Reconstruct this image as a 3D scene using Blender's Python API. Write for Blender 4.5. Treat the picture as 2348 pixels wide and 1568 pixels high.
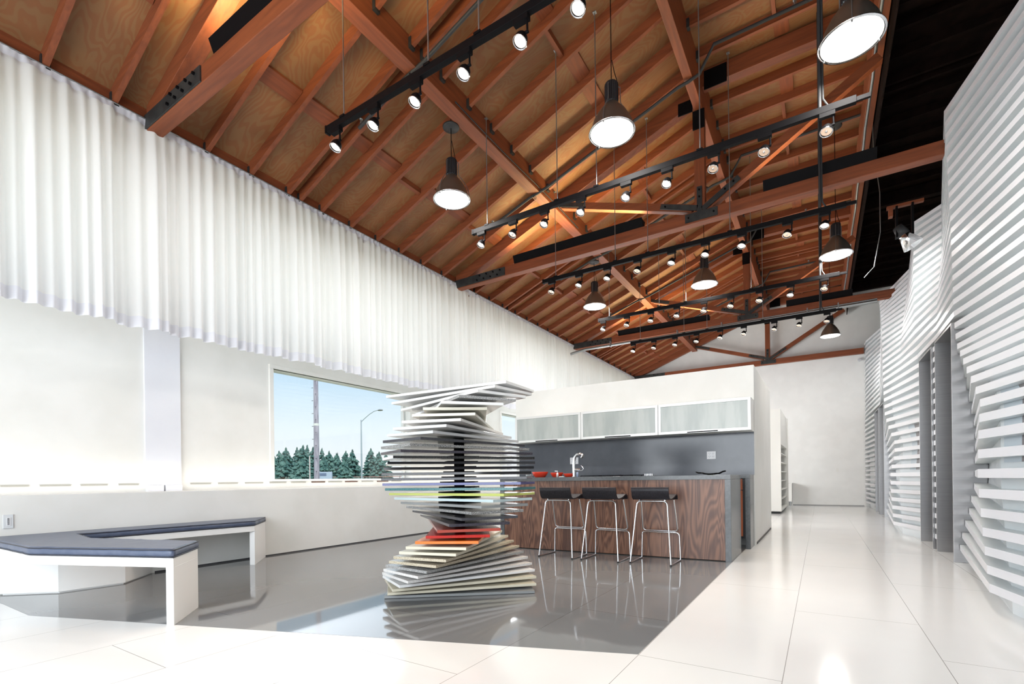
import bpy, math, random
from mathutils import Vector, Matrix, noise
random.seed(7)
PI = math.pi
for o in list(bpy.data.objects): bpy.data.objects.remove(o)
scene = bpy.context.scene
col = scene.collection

# ------------------------------------------------------------------ camera
FPX, W, H_ = 1120.0, 2348.0, 1568.0
EYE = 0.95
YAW = math.atan2(707, FPX)
ROLL = 0.012
fw = Vector((-math.sin(YAW), math.cos(YAW), 0)); rt = Vector((math.cos(YAW), math.sin(YAW), 0)); up = Vector((0, 0, 1))
cr = rt*math.cos(ROLL) - up*math.sin(ROLL)
cu = rt*math.sin(ROLL) + up*math.cos(ROLL)
cam_d = bpy.data.cameras.new('camera')
cam = bpy.data.objects.new('camera', cam_d); col.objects.link(cam)
cam_d.sensor_fit = 'HORIZONTAL'; cam_d.sensor_width = 36.0
cam_d.lens = 36.0*FPX/W
cam_d.shift_y = (1098.6-H_/2)/W
cam_d.clip_start = 0.05; cam_d.clip_end = 600
M = Matrix((cr, cu, -fw)).transposed().to_4x4()
M.translation = Vector((0, 0, EYE))
cam.matrix_world = M
scene.camera = cam

# ------------------------------------------------------------------ world and colour
scene.view_settings.view_transform = 'Standard'
scene.view_settings.look = 'None'
scene.view_settings.gamma = 1.0
scene.view_settings.use_curve_mapping = False
scene.view_settings.exposure = 0.35
world = bpy.data.worlds.new('sky'); scene.world = world; world.use_nodes = True
nt = world.node_tree; nt.nodes.clear()
wo = nt.nodes.new('ShaderNodeOutputWorld'); bg = nt.nodes.new('ShaderNodeBackground')
tc = nt.nodes.new('ShaderNodeTexCoord'); sp = nt.nodes.new('ShaderNodeSeparateXYZ'); cr_ = nt.nodes.new('ShaderNodeValToRGB')
nt.links.new(tc.outputs['Generated'], sp.inputs[0]); nt.links.new(sp.outputs['Z'], cr_.inputs[0])
e = cr_.color_ramp.elements
e[0].position = 0.0; e[0].color = (0.84, 0.86, 0.87, 1)
e[1].position = 0.24; e[1].color = (0.40, 0.63, 0.82, 1)
k = cr_.color_ramp.elements.new(0.10); k.color = (0.72, 0.83, 0.89, 1)
nt.links.new(cr_.outputs[0], bg.inputs[0]); bg.inputs[1].default_value = 0.95
nt.links.new(bg.outputs[0], wo.inputs[0])

# ------------------------------------------------------------------ large lights
def area(name, loc, direction, sx, sy, energy, color=(1, 1, 1), spread=180, xaxis=None):
    l = bpy.data.lights.new(name, 'AREA'); l.shape = 'RECTANGLE'; l.size = sx; l.size_y = sy
    l.energy = energy; l.color = color; l.spread = math.radians(spread)
    o = bpy.data.objects.new(name, l); col.objects.link(o)
    o.location = loc
    zv = -Vector(direction).normalized()
    xv = Vector(xaxis) if xaxis else Vector((0, 0, 1)).cross(zv)
    yv = zv.cross(xv).normalized(); xv = yv.cross(zv).normalized()
    o.rotation_euler = Matrix((xv, yv, zv)).transposed().to_euler()
    return o
area('front_window_daylight', (-2.2, -2.85, 2.0), (0, 1, -0.16), 6.6, 3.5, 300, (0.90, 0.95, 1.0), 150)  # added fill lamp at the unseen front window, much stronger than the sky
area('clerestory_daylight', (-6.28, 7.5, 3.62), (1, 0, -.05), 20, 1.5, 78, (1.0, 0.985, 0.95))
area('side_window_daylight', (-6.33, 5.2, 1.8), (1, 0, -.35), 2.5, 1.2, 14, (0.88, 0.94, 1.0), 100)
area('side_window_daylight', (-6.33, 11.4, 1.8), (1, 0, -.1), 3.2, 1.3, 90, (0.92, 0.96, 1.0))
area('ledge_wash', (-6.2, 3.6, .875), (-.10, 0, 1), 12, .08, 15, (1, .96, .88), xaxis=(0, 1, 0))
area('rear_window_daylight', (-5.7, 14.4, 1.9), (1, .15, .05), 5.0, 2.0, 190, (0.97, 0.98, 1.0))  # added fill lamp inside the room, brightens the hallway and far wall
sun = bpy.data.lights.new('sun', 'SUN'); sun.energy = 3.0; sun.angle = .01; sun.color = (1, .97, .9)
so = bpy.data.objects.new('sun', sun); col.objects.link(so); so.rotation_euler = Vector((-.5, .45, -1.1)).to_track_quat('-Z', 'Y').to_euler()

# ------------------------------------------------------------------ mesh helper
class MB:
    def __init__(s): s.v = []; s.f = []; s.s = []; s.m = []
    def add(s, vs, fs, smooth=False, mi=0):
        b = len(s.v); s.v += [tuple(p) for p in vs]
        for f in fs: s.f.append([b+i for i in f]); s.s.append(smooth); s.m.append(mi)
        return s
    def hexa(s, p, mi=0):
        return s.add(p, [(0, 3, 2, 1), (4, 5, 6, 7), (0, 1, 5, 4), (1, 2, 6, 5), (2, 3, 7, 6), (3, 0, 4, 7)], mi=mi)
    def box(s, x0, x1, y0, y1, z0, z1, mi=0):
        return s.hexa([(x0, y0, z0), (x1, y0, z0), (x1, y1, z0), (x0, y1, z0), (x0, y0, z1), (x1, y0, z1), (x1, y1, z1), (x0, y1, z1)], mi)
    def beam(s, p, q, w, h, upv=(0, 0, 1)):
        p = Vector(p); q = Vector(q); d = (q-p).normalized(); u = Vector(upv); sd = d.cross(u).normalized(); u = sd.cross(d).normalized()
        a = sd*w/2; b = u*h/2
        return s.hexa([p-a-b, p+a-b, q+a-b, q-a-b, p-a+b, p+a+b, q+a+b, q-a+b])
    def prism(s, poly, z0, z1, mi=0):
        n = len(poly); vs = [(x, y, z0) for x, y in poly]+[(x, y, z1) for x, y in poly]
        fs = [list(range(n))[::-1], [n+i for i in range(n)]]+[(i, (i+1) % n, n+(i+1) % n, n+i) for i in range(n)]
        return s.add(vs, fs, mi=mi)
    def prism_y(s, poly, y0, y1):
        n = len(poly); vs = [(x, y0, z) for x, z in poly]+[(x, y1, z) for x, z in poly]
        fs = [list(range(n)), [n+i for i in range(n)][::-1]]+[(i, n+i, n+(i+1) % n, (i+1) % n) for i in range(n)]
        return s.add(vs, fs)
    def prism_x(s, poly, x0, x1):
        n = len(poly); vs = [(x0, y, z) for y, z in poly]+[(x1, y, z) for y, z in poly]
        fs = [list(range(n))[::-1], [n+i for i in range(n)]]+[(i, (i+1) % n, n+(i+1) % n, n+i) for i in range(n)]
        return s.add(vs, fs)
    def tube(s, pts, r, n=8, taper=None):
        pts = [Vector(p) for p in pts]; rings = []; prev = None
        for i, p in enumerate(pts):
            d = (pts[min(i+1, len(pts)-1)]-pts[max(i-1, 0)]).normalized()
            if prev is None: a = d.orthogonal().normalized()
            else: a = (prev-d*prev.dot(d)).normalized()
            prev = a; b = d.cross(a); rr = r if taper is None else taper[i]
            rings.append([p+a*rr*math.cos(2*PI*j/n)+b*rr*math.sin(2*PI*j/n) for j in range(n)])
        vs = [q for R in rings for q in R]; fs = []
        for i in range(len(rings)-1):
            for j in range(n): fs.append((i*n+j, i*n+(j+1) % n, (i+1)*n+(j+1) % n, (i+1)*n+j))
        s.add(vs, fs, True)
        m = len(rings)-1
        s.add(rings[0], [list(range(n))[::-1]]); s.add(rings[m], [list(range(n))])
        return s
    def cyl(s, p, q, r, n=12): return s.tube([p, q], r, n)
    def lathe(s, prof, c=(0, 0, 0), n=24, mat=None, smooth=True):
        vs = []; mat = mat or Matrix.Identity(3)
        for r, z in prof:
            for j in range(n):
                a = 2*PI*j/n; vs.append(Vector(c)+mat @ Vector((r*math.cos(a), r*math.sin(a), z)))
        fs = []
        for i in range(len(prof)-1):
            for j in range(n): fs.append((i*n+j, i*n+(j+1) % n, (i+1)*n+(j+1) % n, (i+1)*n+j))
        return s.add(vs, fs, smooth)
    def disc(s, c, r, n=24, mat=None, flip=False):
        mat = mat or Matrix.Identity(3)
        vs = [Vector(c)+mat @ Vector((r*math.cos(2*PI*j/n), r*math.sin(2*PI*j/n), 0)) for j in range(n)]
        f = list(range(n)); return s.add(vs, [f[::-1] if flip else f])
    def build(s, name, mat, parent=None, loc=(0, 0, 0), bevel=0, seg=2):
        off = Vector(loc) if parent is None else wloc(parent)
        me = bpy.data.meshes.new(name); me.from_pydata([tuple(Vector(p)-off) for p in s.v], [], s.f)
        for p, sm, mi in zip(me.polygons, s.s, s.m): p.use_smooth = sm; p.material_index = mi
        for mm in (mat if isinstance(mat, (list, tuple)) else [mat]): me.materials.append(mm)
        me.update(); o = bpy.data.objects.new(name, me); col.objects.link(o)
        if parent is None: o.location = off
        else: o.parent = parent
        if bevel:
            b = o.modifiers.new('bevel', 'BEVEL'); b.width = bevel; b.segments = seg; b.limit_method = 'ANGLE'; b.angle_limit = math.radians(40)
        return o
def wloc(o):
    v = Vector((0, 0, 0))
    while o is not None: v += o.location; o = o.parent
    return v
def tag(o, label=None, cat=None, group=None, kind=None):
    if label: o['label'] = label
    if cat: o['category'] = cat
    if group: o['group'] = group
    if kind: o['kind'] = kind
    return o
def thing(name, loc, label, cat, group=None):
    o = bpy.data.objects.new(name, None); col.objects.link(o); o.location = loc; o.empty_display_size = .1
    return tag(o, label, cat, group)
def struct(o): o['kind'] = 'structure'; return o
def dup(o, parent=None, loc=None, label=None):
    c = o.copy(); col.objects.link(c)
    if parent is not None: c.parent = parent
    if loc is not None: c.location = loc
    if label: c['label'] = label
    for ch in list(o.children): dup(ch, c)
    return c
ORD = ['nearest', 'second', 'third', 'fourth', 'fifth', 'sixth', 'seventh', 'eighth', 'ninth', 'tenth', 'eleventh', 'twelfth', 'thirteenth']
ORDL = ['leftmost', 'second', 'third', 'fourth', 'fifth', 'sixth', 'seventh', 'eighth', 'ninth']

# ------------------------------------------------------------------ materials
def mat(name, color, rough=.5, metal=0, spec=.5, emis=None, es=0, coat=0, trans=0, alpha=1, ior=1.45):
    m = bpy.data.materials.new(name); m.use_nodes = True; b = m.node_tree.nodes['Principled BSDF']
    b.inputs['Base Color'].default_value = (*color, 1); b.inputs['Roughness'].default_value = rough; b.inputs['Metallic'].default_value = metal
    b.inputs['Specular IOR Level'].default_value = spec; b.inputs['IOR'].default_value = ior
    if emis: b.inputs['Emission Color'].default_value = (*emis, 1); b.inputs['Emission Strength'].default_value = es
    b.inputs['Coat Weight'].default_value = coat; b.inputs['Transmission Weight'].default_value = trans; b.inputs['Alpha'].default_value = alpha
    return m
def N(m, t): return m.node_tree.nodes.new(t)
def L(m, a, b): m.node_tree.links.new(a, b)
def mottled(name, c1, c2, scale=6, rough=.5, detail=4, lo=.4, hi=.6, metal=0, bump=0, stretch=(1, 1, 1), coords='Object', spec=.5, dist=0, rand=False):
    m = mat(name, c1, rough, metal, spec); b = m.node_tree.nodes['Principled BSDF']
    t = N(m, 'ShaderNodeTexCoord'); mp = N(m, 'ShaderNodeMapping'); mp.inputs['Scale'].default_value = stretch
    n = N(m, 'ShaderNodeTexNoise'); n.inputs['Scale'].default_value = scale; n.inputs['Detail'].default_value = detail; n.inputs['Distortion'].default_value = dist
    r = N(m, 'ShaderNodeValToRGB'); r.color_ramp.elements[0].position = lo; r.color_ramp.elements[0].color = (*c1, 1)
    r.color_ramp.elements[1].position = hi; r.color_ramp.elements[1].color = (*c2, 1)
    L(m, t.outputs[coords], mp.inputs[0])
    if rand:
        oi = N(m, 'ShaderNodeObjectInfo'); mul = N(m, 'ShaderNodeMath'); mul.operation = 'MULTIPLY'; mul.inputs[1].default_value = 37.0
        L(m, oi.outputs['Random'], mul.inputs[0]); cmb = N(m, 'ShaderNodeCombineXYZ')
        for i in range(3): L(m, mul.outputs[0], cmb.inputs[i])
        L(m, cmb.outputs[0], mp.inputs['Location'])
    L(m, mp.outputs[0], n.inputs[0]); L(m, n.outputs[0], r.inputs[0]); L(m, r.outputs[0], b.inputs['Base Color'])
    if bump:
        bp = N(m, 'ShaderNodeBump'); bp.inputs['Strength'].default_value = bump; bp.inputs['Distance'].default_value = .01
        L(m, n.outputs[0], bp.inputs['Height']); L(m, bp.outputs[0], b.inputs['Normal'])
    return m
MWALL = mottled('white_paint', (.80, .80, .78), (.83, .83, .81), 3, .55)
MWARM = mottled('warm_white_paint', (.76, .755, .72), (.80, .795, .765), 2, .5)
MTRIM = mat('white_trim', (.80, .795, .76), .4)
WA, WB = (.24, .063, .021), (.168, .043, .015)
def timber(name, axis, c1=WA, c2=WB):
    st = [22, 22, 22]; st['xyz'.index(axis)] = 1.6
    return mottled(name, c1, c2, 1.0, .55, 6, .36, .66, stretch=tuple(st), dist=.6, rand=True, bump=.15)
TX = timber('fir_timber_crosswise', 'x'); TY = timber('fir_timber_lengthwise', 'y'); TZ = timber('fir_timber_upright', 'z')
TXL = timber('pale_fir_timber', 'x', (.26, .11, .05), (.2, .08, .03))
MDARKW = mottled('black_stained_timber', (.006, .0035, .003), (.012, .006, .005), 5, .9, spec=.1)  # near-black version of the roof timber, used right of the right-hand purlin
# plywood decking with swirling grain
def plywood():
    m = mat('plywood', (.3, .17, .08), .6); b = m.node_tree.nodes['Principled BSDF']
    t = N(m, 'ShaderNodeTexCoord'); mp = N(m, 'ShaderNodeMapping'); mp.inputs['Scale'].default_value = (1.0, 2.2, 1.0)
    n1 = N(m, 'ShaderNodeTexNoise'); n1.inputs['Scale'].default_value = .9; n1.inputs['Detail'].default_value = 3; n1.inputs['Distortion'].default_value = .5
    ml = N(m, 'ShaderNodeMath'); ml.operation = 'MULTIPLY'; ml.inputs[1].default_value = 150
    sn = N(m, 'ShaderNodeMath'); sn.operation = 'SINE'
    n2 = N(m, 'ShaderNodeTexNoise'); n2.inputs['Scale'].default_value = 1.3; n2.inputs['Detail'].default_value = 2
    mr = N(m, 'ShaderNodeMapRange'); mr.inputs[1].default_value = -1; mr.inputs[2].default_value = 1
    r1 = N(m, 'ShaderNodeValToRGB'); r1.color_ramp.elements[0].color = (.255, .102, .036, 1); r1.color_ramp.elements[1].color = (.262, .128, .050, 1)
    r1.color_ramp.elements[0].position = .3; r1.color_ramp.elements[1].position = .75
    mx = N(m, 'ShaderNodeMix'); mx.data_type = 'RGBA'; mx.blend_type = 'MULTIPLY'
    r2 = N(m, 'ShaderNodeValToRGB'); r2.color_ramp.elements[0].color = (.74, .72, .70, 1); r2.color_ramp.elements[1].color = (1.05, 1.02, 1, 1)
    r2.color_ramp.elements[0].position = .38; r2.color_ramp.elements[1].position = .62
    L(m, t.outputs['Object'], mp.inputs[0]); L(m, mp.outputs[0], n1.inputs[0]); L(m, n1.outputs[0], ml.inputs[0]); L(m, ml.outputs[0], sn.inputs[0])
    L(m, sn.outputs[0], mr.inputs[0]); L(m, mr.outputs[0], r1.inputs[0]); L(m, t.outputs['Object'], n2.inputs[0]); L(m, n2.outputs[0], r2.inputs[0])
    mx.inputs[0].default_value = 1; L(m, r1.outputs[0], mx.inputs[6]); L(m, r2.outputs[0], mx.inputs[7]); L(m, mx.outputs[2], b.inputs['Base Color'])
    return m
MPLY = plywood()
def tiles(name, base, rough, seam, bright=1.0):
    m = mat(name, base, rough, spec=.5); b = m.node_tree.nodes['Principled BSDF']
    t = N(m, 'ShaderNodeTexCoord'); s = N(m, 'ShaderNodeSeparateXYZ'); L(m, t.outputs['Object'], s.inputs[0])
    def op(o, a, c=None):
        x = N(m, 'ShaderNodeMath'); x.operation = o
        for i, v in enumerate((a, c)):
            if v is None: continue
            if isinstance(v, (int, float)): x.inputs[i].default_value = v
            else: L(m, v, x.inputs[i])
        return x.outputs[0]
    X = op('DIVIDE', op('ADD', s.outputs[0], .8345+67.6), .676)
    i = op('FLOOR', X); fx = op('FRACT', X)
    Y = op('DIVIDE', op('SUBTRACT', op('ADD', s.outputs[1], 420-2.57), op('MULTIPLY', op('SUBTRACT', i, 100), 1.4)), 2.1)
    fy = op('FRACT', Y)
    ex = op('LESS_THAN', op('MULTIPLY', op('MINIMUM', fx, op('SUBTRACT', 1, fx)), .676), .0016)
    ey = op('LESS_THAN', op('MULTIPLY', op('MINIMUM', fy, op('SUBTRACT', 1, fy)), 2.1), .0018)
    sm = op('MAXIMUM', ex, ey)
    n = N(m, 'ShaderNodeTexNoise'); n.inputs['Scale'].default_value = 1.4; n.inputs['Detail'].default_value = 3; L(m, t.outputs['Object'], n.inputs[0])
    r = N(m, 'ShaderNodeValToRGB'); r.color_ramp.elements[0].color = (*[c*.95 for c in base], 1); r.color_ramp.elements[1].color = (*[min(1, c*1.05) for c in base], 1)
    L(m, n.outputs[0], r.inputs[0])
    mx = N(m, 'ShaderNodeMix'); mx.data_type = 'RGBA'; L(m, sm, mx.inputs[0]); L(m, r.outputs[0], mx.inputs[6]); mx.inputs[7].default_value = (*seam, 1)
    L(m, mx.outputs[2], b.inputs['Base Color'])
    return m
MTILEW = tiles('polished_white_quartz_tile', (.79, .785, .77), .12, (.30, .29, .27))
MTILED = tiles('polished_grey_quartz_tile', (.185, .187, .19), .045, (.08, .08, .08))
MSTEEL = mottled('brushed_steel', (.36, .355, .36), (.40, .397, .40), 2.0, .30, 5, .3, .7, metal=.95, stretch=(1, 1, 30))
MBLACK = mat('black_metal', (.004, .0035, .004), .6, spec=.1)
MIRON = mottled('dark_iron_plate', (.030, .032, .032), (.045, .047, .045), 9, .5, metal=.3)
MCHROME = mat('chrome', (.75, .76, .78), .12, 1)
MGREYM = mat('galvanised_metal', (.30, .31, .31), .4, .8)
MPIPE = mat('dark_grey_pipe', (.035, .035, .036), .5, spec=.3)
MBELL = mat('bronze_grey_aluminium', (.30, .265, .225), .32, .85)
MLENSW = mat('lit_pendant_lens', (1, 1, 1), .4, emis=(1.0, .99, .96), es=3.2)
MSPOT = mat('lit_spot_lamp', (1, .9, .8), .4, emis=(1.0, .80, .64), es=1.0)
MSPOTD = mat('dim_spot_reflector', (.85, .7, .6), .15, .9, emis=(1.0, .72, .52), es=.45)
MLEATHER = mottled('blue_black_leather', (.070, .090, .145), (.088, .108, .165), 14, .34, bump=.12)
MPIPING = mat('leather_piping', (.025, .028, .04), .4)
MBENCH = mat('bench_white_lacquer', (.82, .815, .80), .28)
MQUARTZ = mottled('charcoal_quartz', (.085, .092, .098), (.100, .108, .114), 40, .22)
MSPLASH = mottled('slate_backsplash', (.066, .074, .090), (.080, .088, .104), 3, .16)
MSEAT = mottled('black_leather_seat', (.013, .012, .016), (.022, .020, .026), 60, .42, bump=.2)
MSLAT = mat('white_satin_slat', (.68, .685, .715), .22)
MBACK = mottled('pale_translucent_panel', (.74, .77, .785), (.78, .805, .82), 1.2, .18)
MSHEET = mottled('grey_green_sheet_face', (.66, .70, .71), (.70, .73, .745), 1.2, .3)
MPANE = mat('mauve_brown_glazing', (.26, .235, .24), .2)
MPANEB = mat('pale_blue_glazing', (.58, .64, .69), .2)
MRED = mat('red_ceramic', (.72, .052, .022), .2)
MFROST = mottled('frosted_glass', (.36, .39, .37), (.44, .465, .44), 1.5, .22, stretch=(6, 1, 1))
MDARKPL = mat('dark_plastic', (.02, .02, .022), .35)
MOUTLET = mat('white_plastic_plate', (.78, .78, .79), .35)
MPLATE = mat('pale_plastic_plate', (.66, .68, .69), .35)
MGLASSB = mat('clear_glass', (.8, .85, .88), .05, trans=.8)
MYEL = mat('white_reflector', (.85, .82, .7), .4)
def glass():
    m = bpy.data.materials.new('window_glass'); m.use_nodes = True; n = m.node_tree; n.nodes.clear()
    o = n.nodes.new('ShaderNodeOutputMaterial'); t = n.nodes.new('ShaderNodeBsdfTransparent'); g = n.nodes.new('ShaderNodeBsdfGlossy'); x = n.nodes.new('ShaderNodeMixShader')
    g.inputs['Roughness'].default_value = .02; x.inputs[0].default_value = .05
    n.links.new(t.outputs[0], x.inputs[1]); n.links.new(g.outputs[0], x.inputs[2]); n.links.new(x.outputs[0], o.inputs[0]); return m
MGLASS = glass()
def cloth(name, c, tr):
    m = bpy.data.materials.new(name); m.use_nodes = True; n = m.node_tree; n.nodes.clear()
    o = n.nodes.new('ShaderNodeOutputMaterial'); d = n.nodes.new('ShaderNodeBsdfDiffuse'); t = n.nodes.new('ShaderNodeBsdfTranslucent'); x = n.nodes.new('ShaderNodeMixShader')
    tx = n.nodes.new('ShaderNodeTexCoord'); mp = n.nodes.new('ShaderNodeMapping'); mp.inputs['Scale'].default_value = (1, 14, .6)
    nn = n.nodes.new('ShaderNodeTexNoise'); nn.inputs['Scale'].default_value = 1.0; r = n.nodes.new('ShaderNodeValToRGB')
    r.color_ramp.elements[0].color = (*[v*.92 for v in c], 1); r.color_ramp.elements[1].color = (*c, 1)
    n.links.new(tx.outputs['Object'], mp.inputs[0]); n.links.new(mp.outputs[0], nn.inputs[0]); n.links.new(nn.outputs[0], r.inputs[0])
    n.links.new(r.outputs[0], d.inputs[0]); n.links.new(r.outputs[0], t.inputs[0]); x.inputs[0].default_value = tr
    n.links.new(d.outputs[0], x.inputs[1]); n.links.new(t.outputs[0], x.inputs[2]); n.links.new(x.outputs[0], o.inputs[0]); return m
MCLOTH = cloth('white_voile', (.86, .855, .84), .42)
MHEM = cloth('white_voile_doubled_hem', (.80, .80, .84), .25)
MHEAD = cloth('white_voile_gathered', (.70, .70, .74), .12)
def walnut():
    m = mat('figured_walnut', (.2, .1, .06), .35); b = m.node_tree.nodes['Principled BSDF']
    t = N(m, 'ShaderNodeTexCoord'); mp = N(m, 'ShaderNodeMapping'); mp.inputs['Scale'].default_value = (2.6, 1, .32)
    n1 = N(m, 'ShaderNodeTexNoise'); n1.inputs['Scale'].default_value = 1.9; n1.inputs['Detail'].default_value = 2; n1.inputs['Distortion'].default_value = .9
    ml = N(m, 'ShaderNodeMath'); ml.operation = 'MULTIPLY'; ml.inputs[1].default_value = 90
    sn = N(m, 'ShaderNodeMath'); sn.operation = 'SINE'
    mr = N(m, 'ShaderNodeMapRange'); mr.inputs[1].default_value = -1; mr.inputs[2].default_value = 1
    mp2 = N(m, 'ShaderNodeMapping'); mp2.inputs['Scale'].default_value = (30, 1, 1.2); n2 = N(m, 'ShaderNodeTexNoise'); n2.inputs['Scale'].default_value = 1.0; n2.inputs['Detail'].default_value = 5
    ad = N(m, 'ShaderNodeMix'); ad.data_type = 'FLOAT'; ad.inputs[0].default_value = .55
    r = N(m, 'ShaderNodeValToRGB'); r.color_ramp.elements[0].color = (.090, .038, .024, 1); r.color_ramp.elements[1].color = (.235, .115, .070, 1)
    r.color_ramp.elements[0].position = .25; r.color_ramp.elements[1].position = .75
    L(m, t.outputs['Object'], mp.inputs[0]); L(m, mp.outputs[0], n1.inputs[0]); L(m, n1.outputs[0], ml.inputs[0]); L(m, ml.outputs[0], sn.inputs[0]); L(m, sn.outputs[0], mr.inputs[0])
    L(m, t.outputs['Object'], mp2.inputs[0]); L(m, mp2.outputs[0], n2.inputs[0]); L(m, mr.outputs[0], ad.inputs[2]); L(m, n2.outputs[0], ad.inputs[3])
    L(m, ad.outputs[0], r.inputs[0]); L(m, r.outputs[0], b.inputs['Base Color']); return m
MWALNUT = walnut()
MCHERRY = mottled('reddish_cabinet_wood', (.36, .105, .045), (.27, .075, .032), 1.5, .35, stretch=(10, 10, 1))

# ================================================================== ROOM SHELL
XC = -5.85
# floor
m = MB(); m.box(-7.0, 3.4, -3.0, 18.45, -.12, 0)
struct(m.build('floor', MTILEW))
m = MB(); m.prism([(-6.0, 1.123), (-4.885, 1.123), (-.838, 2.577), (-.838, 7.46), (-6.0, 7.46)], .0002, .0012)
struct(m.build('floor_inset', MTILED))
# low wall, its ledge and the recessed wall behind
m = MB(); m.box(-6.12, -6.0, -3.0, 18.25, 0, .862); m.box(-6.5, -6.12, -3.0, 18.25, .80, .862)
struct(m.build('wall_left_low', MWARM, bevel=.004))
m = MB(); m.box(-6.003, -5.996, 2.36, 18.25, 0, .018)
struct(m.build('baseboard_left', mat('shadow_gap', (.06, .06, .065), .6)))  # dark strip painted as the shadow line along the low wall's foot
m = MB(); xa, xb = -6.62, -6.4
wins = [(3.945, 6.62), (9.66, 13.2)]
m.box(xa, xb, -3, 3.945, .862, 2.75); m.box(xa, xb, 6.62, 9.66, .862, 2.75); m.box(xa, xb, 13.2, 18.25, .862, 2.75)
for a, b in wins: m.box(xa, xb, a, b, .862, .985); m.box(xa, xb, a, b, 2.52, 2.75)
m.box(xa, xb, -3, 18.25, 4.45, 5.0)
for y in (-2.9, 2.35, 7.45, 12.75, 18.0): m.box(xa, xb, y-.1, y+.1, 2.75, 4.45)
struct(m.build('wall_left', MWARM))
m = MB(); m.box(-6.4, -6.37, 2.43, 2.79, .93, 4.6); m.box(-6.4, -6.35, 2.44, 2.60, .862, .93); m.box(-6.4, -6.35, 2.62, 2.79, .862, .93)
struct(m.build('trim_1', mottled('cool_white_paint', (.74, .75, .80), (.77, .78, .82), 2, .5)))
for i, (a, b) in enumerate(wins):
    m = MB(); w_ = .045
    m.box(-6.44, -6.37, a-w_, b+w_, 2.52, 2.575); m.box(-6.44, -6.37, a-w_, b+w_, .962, .99)
    m.box(-6.44, -6.37, a-w_, a+.012, .99, 2.52); m.box(-6.44, -6.37, b-.012, b+w_, .99, 2.52)
    wf = struct(m.build('window_%d' % (i+1), MTRIM, bevel=.003))
    g = MB(); g.box(-6.52, -6.51, a, b, .98, 2.53); g.build('pane', MGLASS, wf)
    g = MB()
    if i == 0: g.box(-6.54, -6.49, 6.545, 6.58, .98, 2.53)
    else: g.box(-6.54, -6.49, 11.3, 11.36, .98, 2.53)
    g.build('mullion', MTRIM, wf)
# slots in the ledge
slots = [(1.29, 1.48), (1.56, 1.79), (1.87, 2.09), (2.19, 2.37), (2.9, 3.13), (3.22, 3.46), (3.56, 3.8), (3.9, 4.14), (4.22, 4.45), (4.55, 4.78), (4.85, 5.09), (5.16, 5.4), (5.49, 5.73), (5.82, 6.07), (6.15, 6.38)]
MSLOT = mat('slot_grey', (.42, .41, .37), .6); MSLOTD = mat('slot_brown', (.16, .09, .07), .6)
for i, (a, b) in enumerate(slots):
    m = MB(); m.box(-6.402, -6.390, a, b, .935, .949); m.box(-6.404, -6.385, a-.005, b+.005, .949, .952)
    tag(m.build('air_slot', MSLOTD if i in (9, 11, 13) else MSLOT, loc=(-6.39, (a+b)/2, .942)),
        '%s narrow vent slot at the foot of the window wall, counted from the near end' % (ORD+['fourteenth', 'fifteenth'])[i], 'vent slot', 'slots along the window ledge')
# far wall: thick lower wall, gable above
m = MB(); m.box(-6.6, 3.4, 18.22, 18.5, 0, 4.62); m.box(-6.6, 3.4, 18.36, 18.5, 4.62, 7.2)
struct(m.build('wall_far', MWALL))
m = MB(); m.box(-.76, 1.12, 18.214, 18.222, 0, .03)
struct(m.build('baseboard_far', mat('grey_base', (.35, .35, .35), .5)))
# right wall and front wall, with a tall opening to the street behind the camera
m = MB(); m.box(3.4, 3.6, -3.2, 18.5, 0, 7.2); struct(m.build('wall_right', mat('shaded_wall', (.35, .34, .33), .8)))  # mid grey, darker than the white walls
m = MB(); m.box(1.2, 3.4, -3.2, -3.0, 0, 7.2); m.box(-6.7, -5.7, -3.2, -3.0, 0, 7.2); m.box(-5.7, 1.2, -3.2, -3.0, 3.9, 7.2); struct(m.build('wall_front', MWARM))
m = MB()
for x in (-5.7, -3.4, -1.1, 1.14): m.box(x, x+.06, -3.12, -3.06, 0, 3.9)
m.box(-5.7, 1.2, -3.12, -3.06, 3.84, 3.9)
wf = struct(m.build('window_3', MBLACK)); m = MB(); m.box(-5.7, 1.2, -3.10, -3.095, 0, 3.84); m.build('pane', MGLASS, wf)
# kitchen wall block
m = MB(); m.box(-4.62, -.762, 7.48, 10.05, 0, 2.49)
struct(m.build('wall_kitchen', MWARM, bevel=.003))
m = MB(); m.box(-.764, -.755, 7.62, 9.9, 0, .03); struct(m.build('baseboard_kitchen', mat('dark_gap', (.05, .045, .04), .5)))  # dark strip painted as the shade in the gap under the kitchen wall
# ceiling decks
def zb(x): return 4.72+.39*(x+5.85)            # underside of the left rafters
def zr(x): return 6.60+.02*(x+1.36)            # underside of the right rafters
DK = .135
m = MB(); t = .03
m.hexa([(-6.7, -3.2, zb(-6.7)+DK), (-1.42, -3.2, zb(-1.42)+DK), (-1.42, 18.5, zb(-1.42)+DK), (-6.7, 18.5, zb(-6.7)+DK),
        (-6.7, -3.2, zb(-6.7)+DK+t), (-1.42, -3.2, zb(-1.42)+DK+t), (-1.42, 18.5, zb(-1.42)+DK+t), (-6.7, 18.5, zb(-6.7)+DK+t)])
struct(m.build('ceiling_left', MPLY)); m = MB()
m.hexa([(-1.42, -3.2, zr(-1.42)+DK), (.66, -3.2, zr(.66)+DK), (.66, 18.5, zr(.66)+DK), (-1.42, 18.5, zr(-1.42)+DK),
        (-1.42, -3.2, zr(-1.42)+DK+t), (.66, -3.2, zr(.66)+DK+t), (.66, 18.5, zr(.66)+DK+t), (-1.42, 18.5, zr(-1.42)+DK+t)])
struct(m.build('ceiling_right', MPLY))
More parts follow.
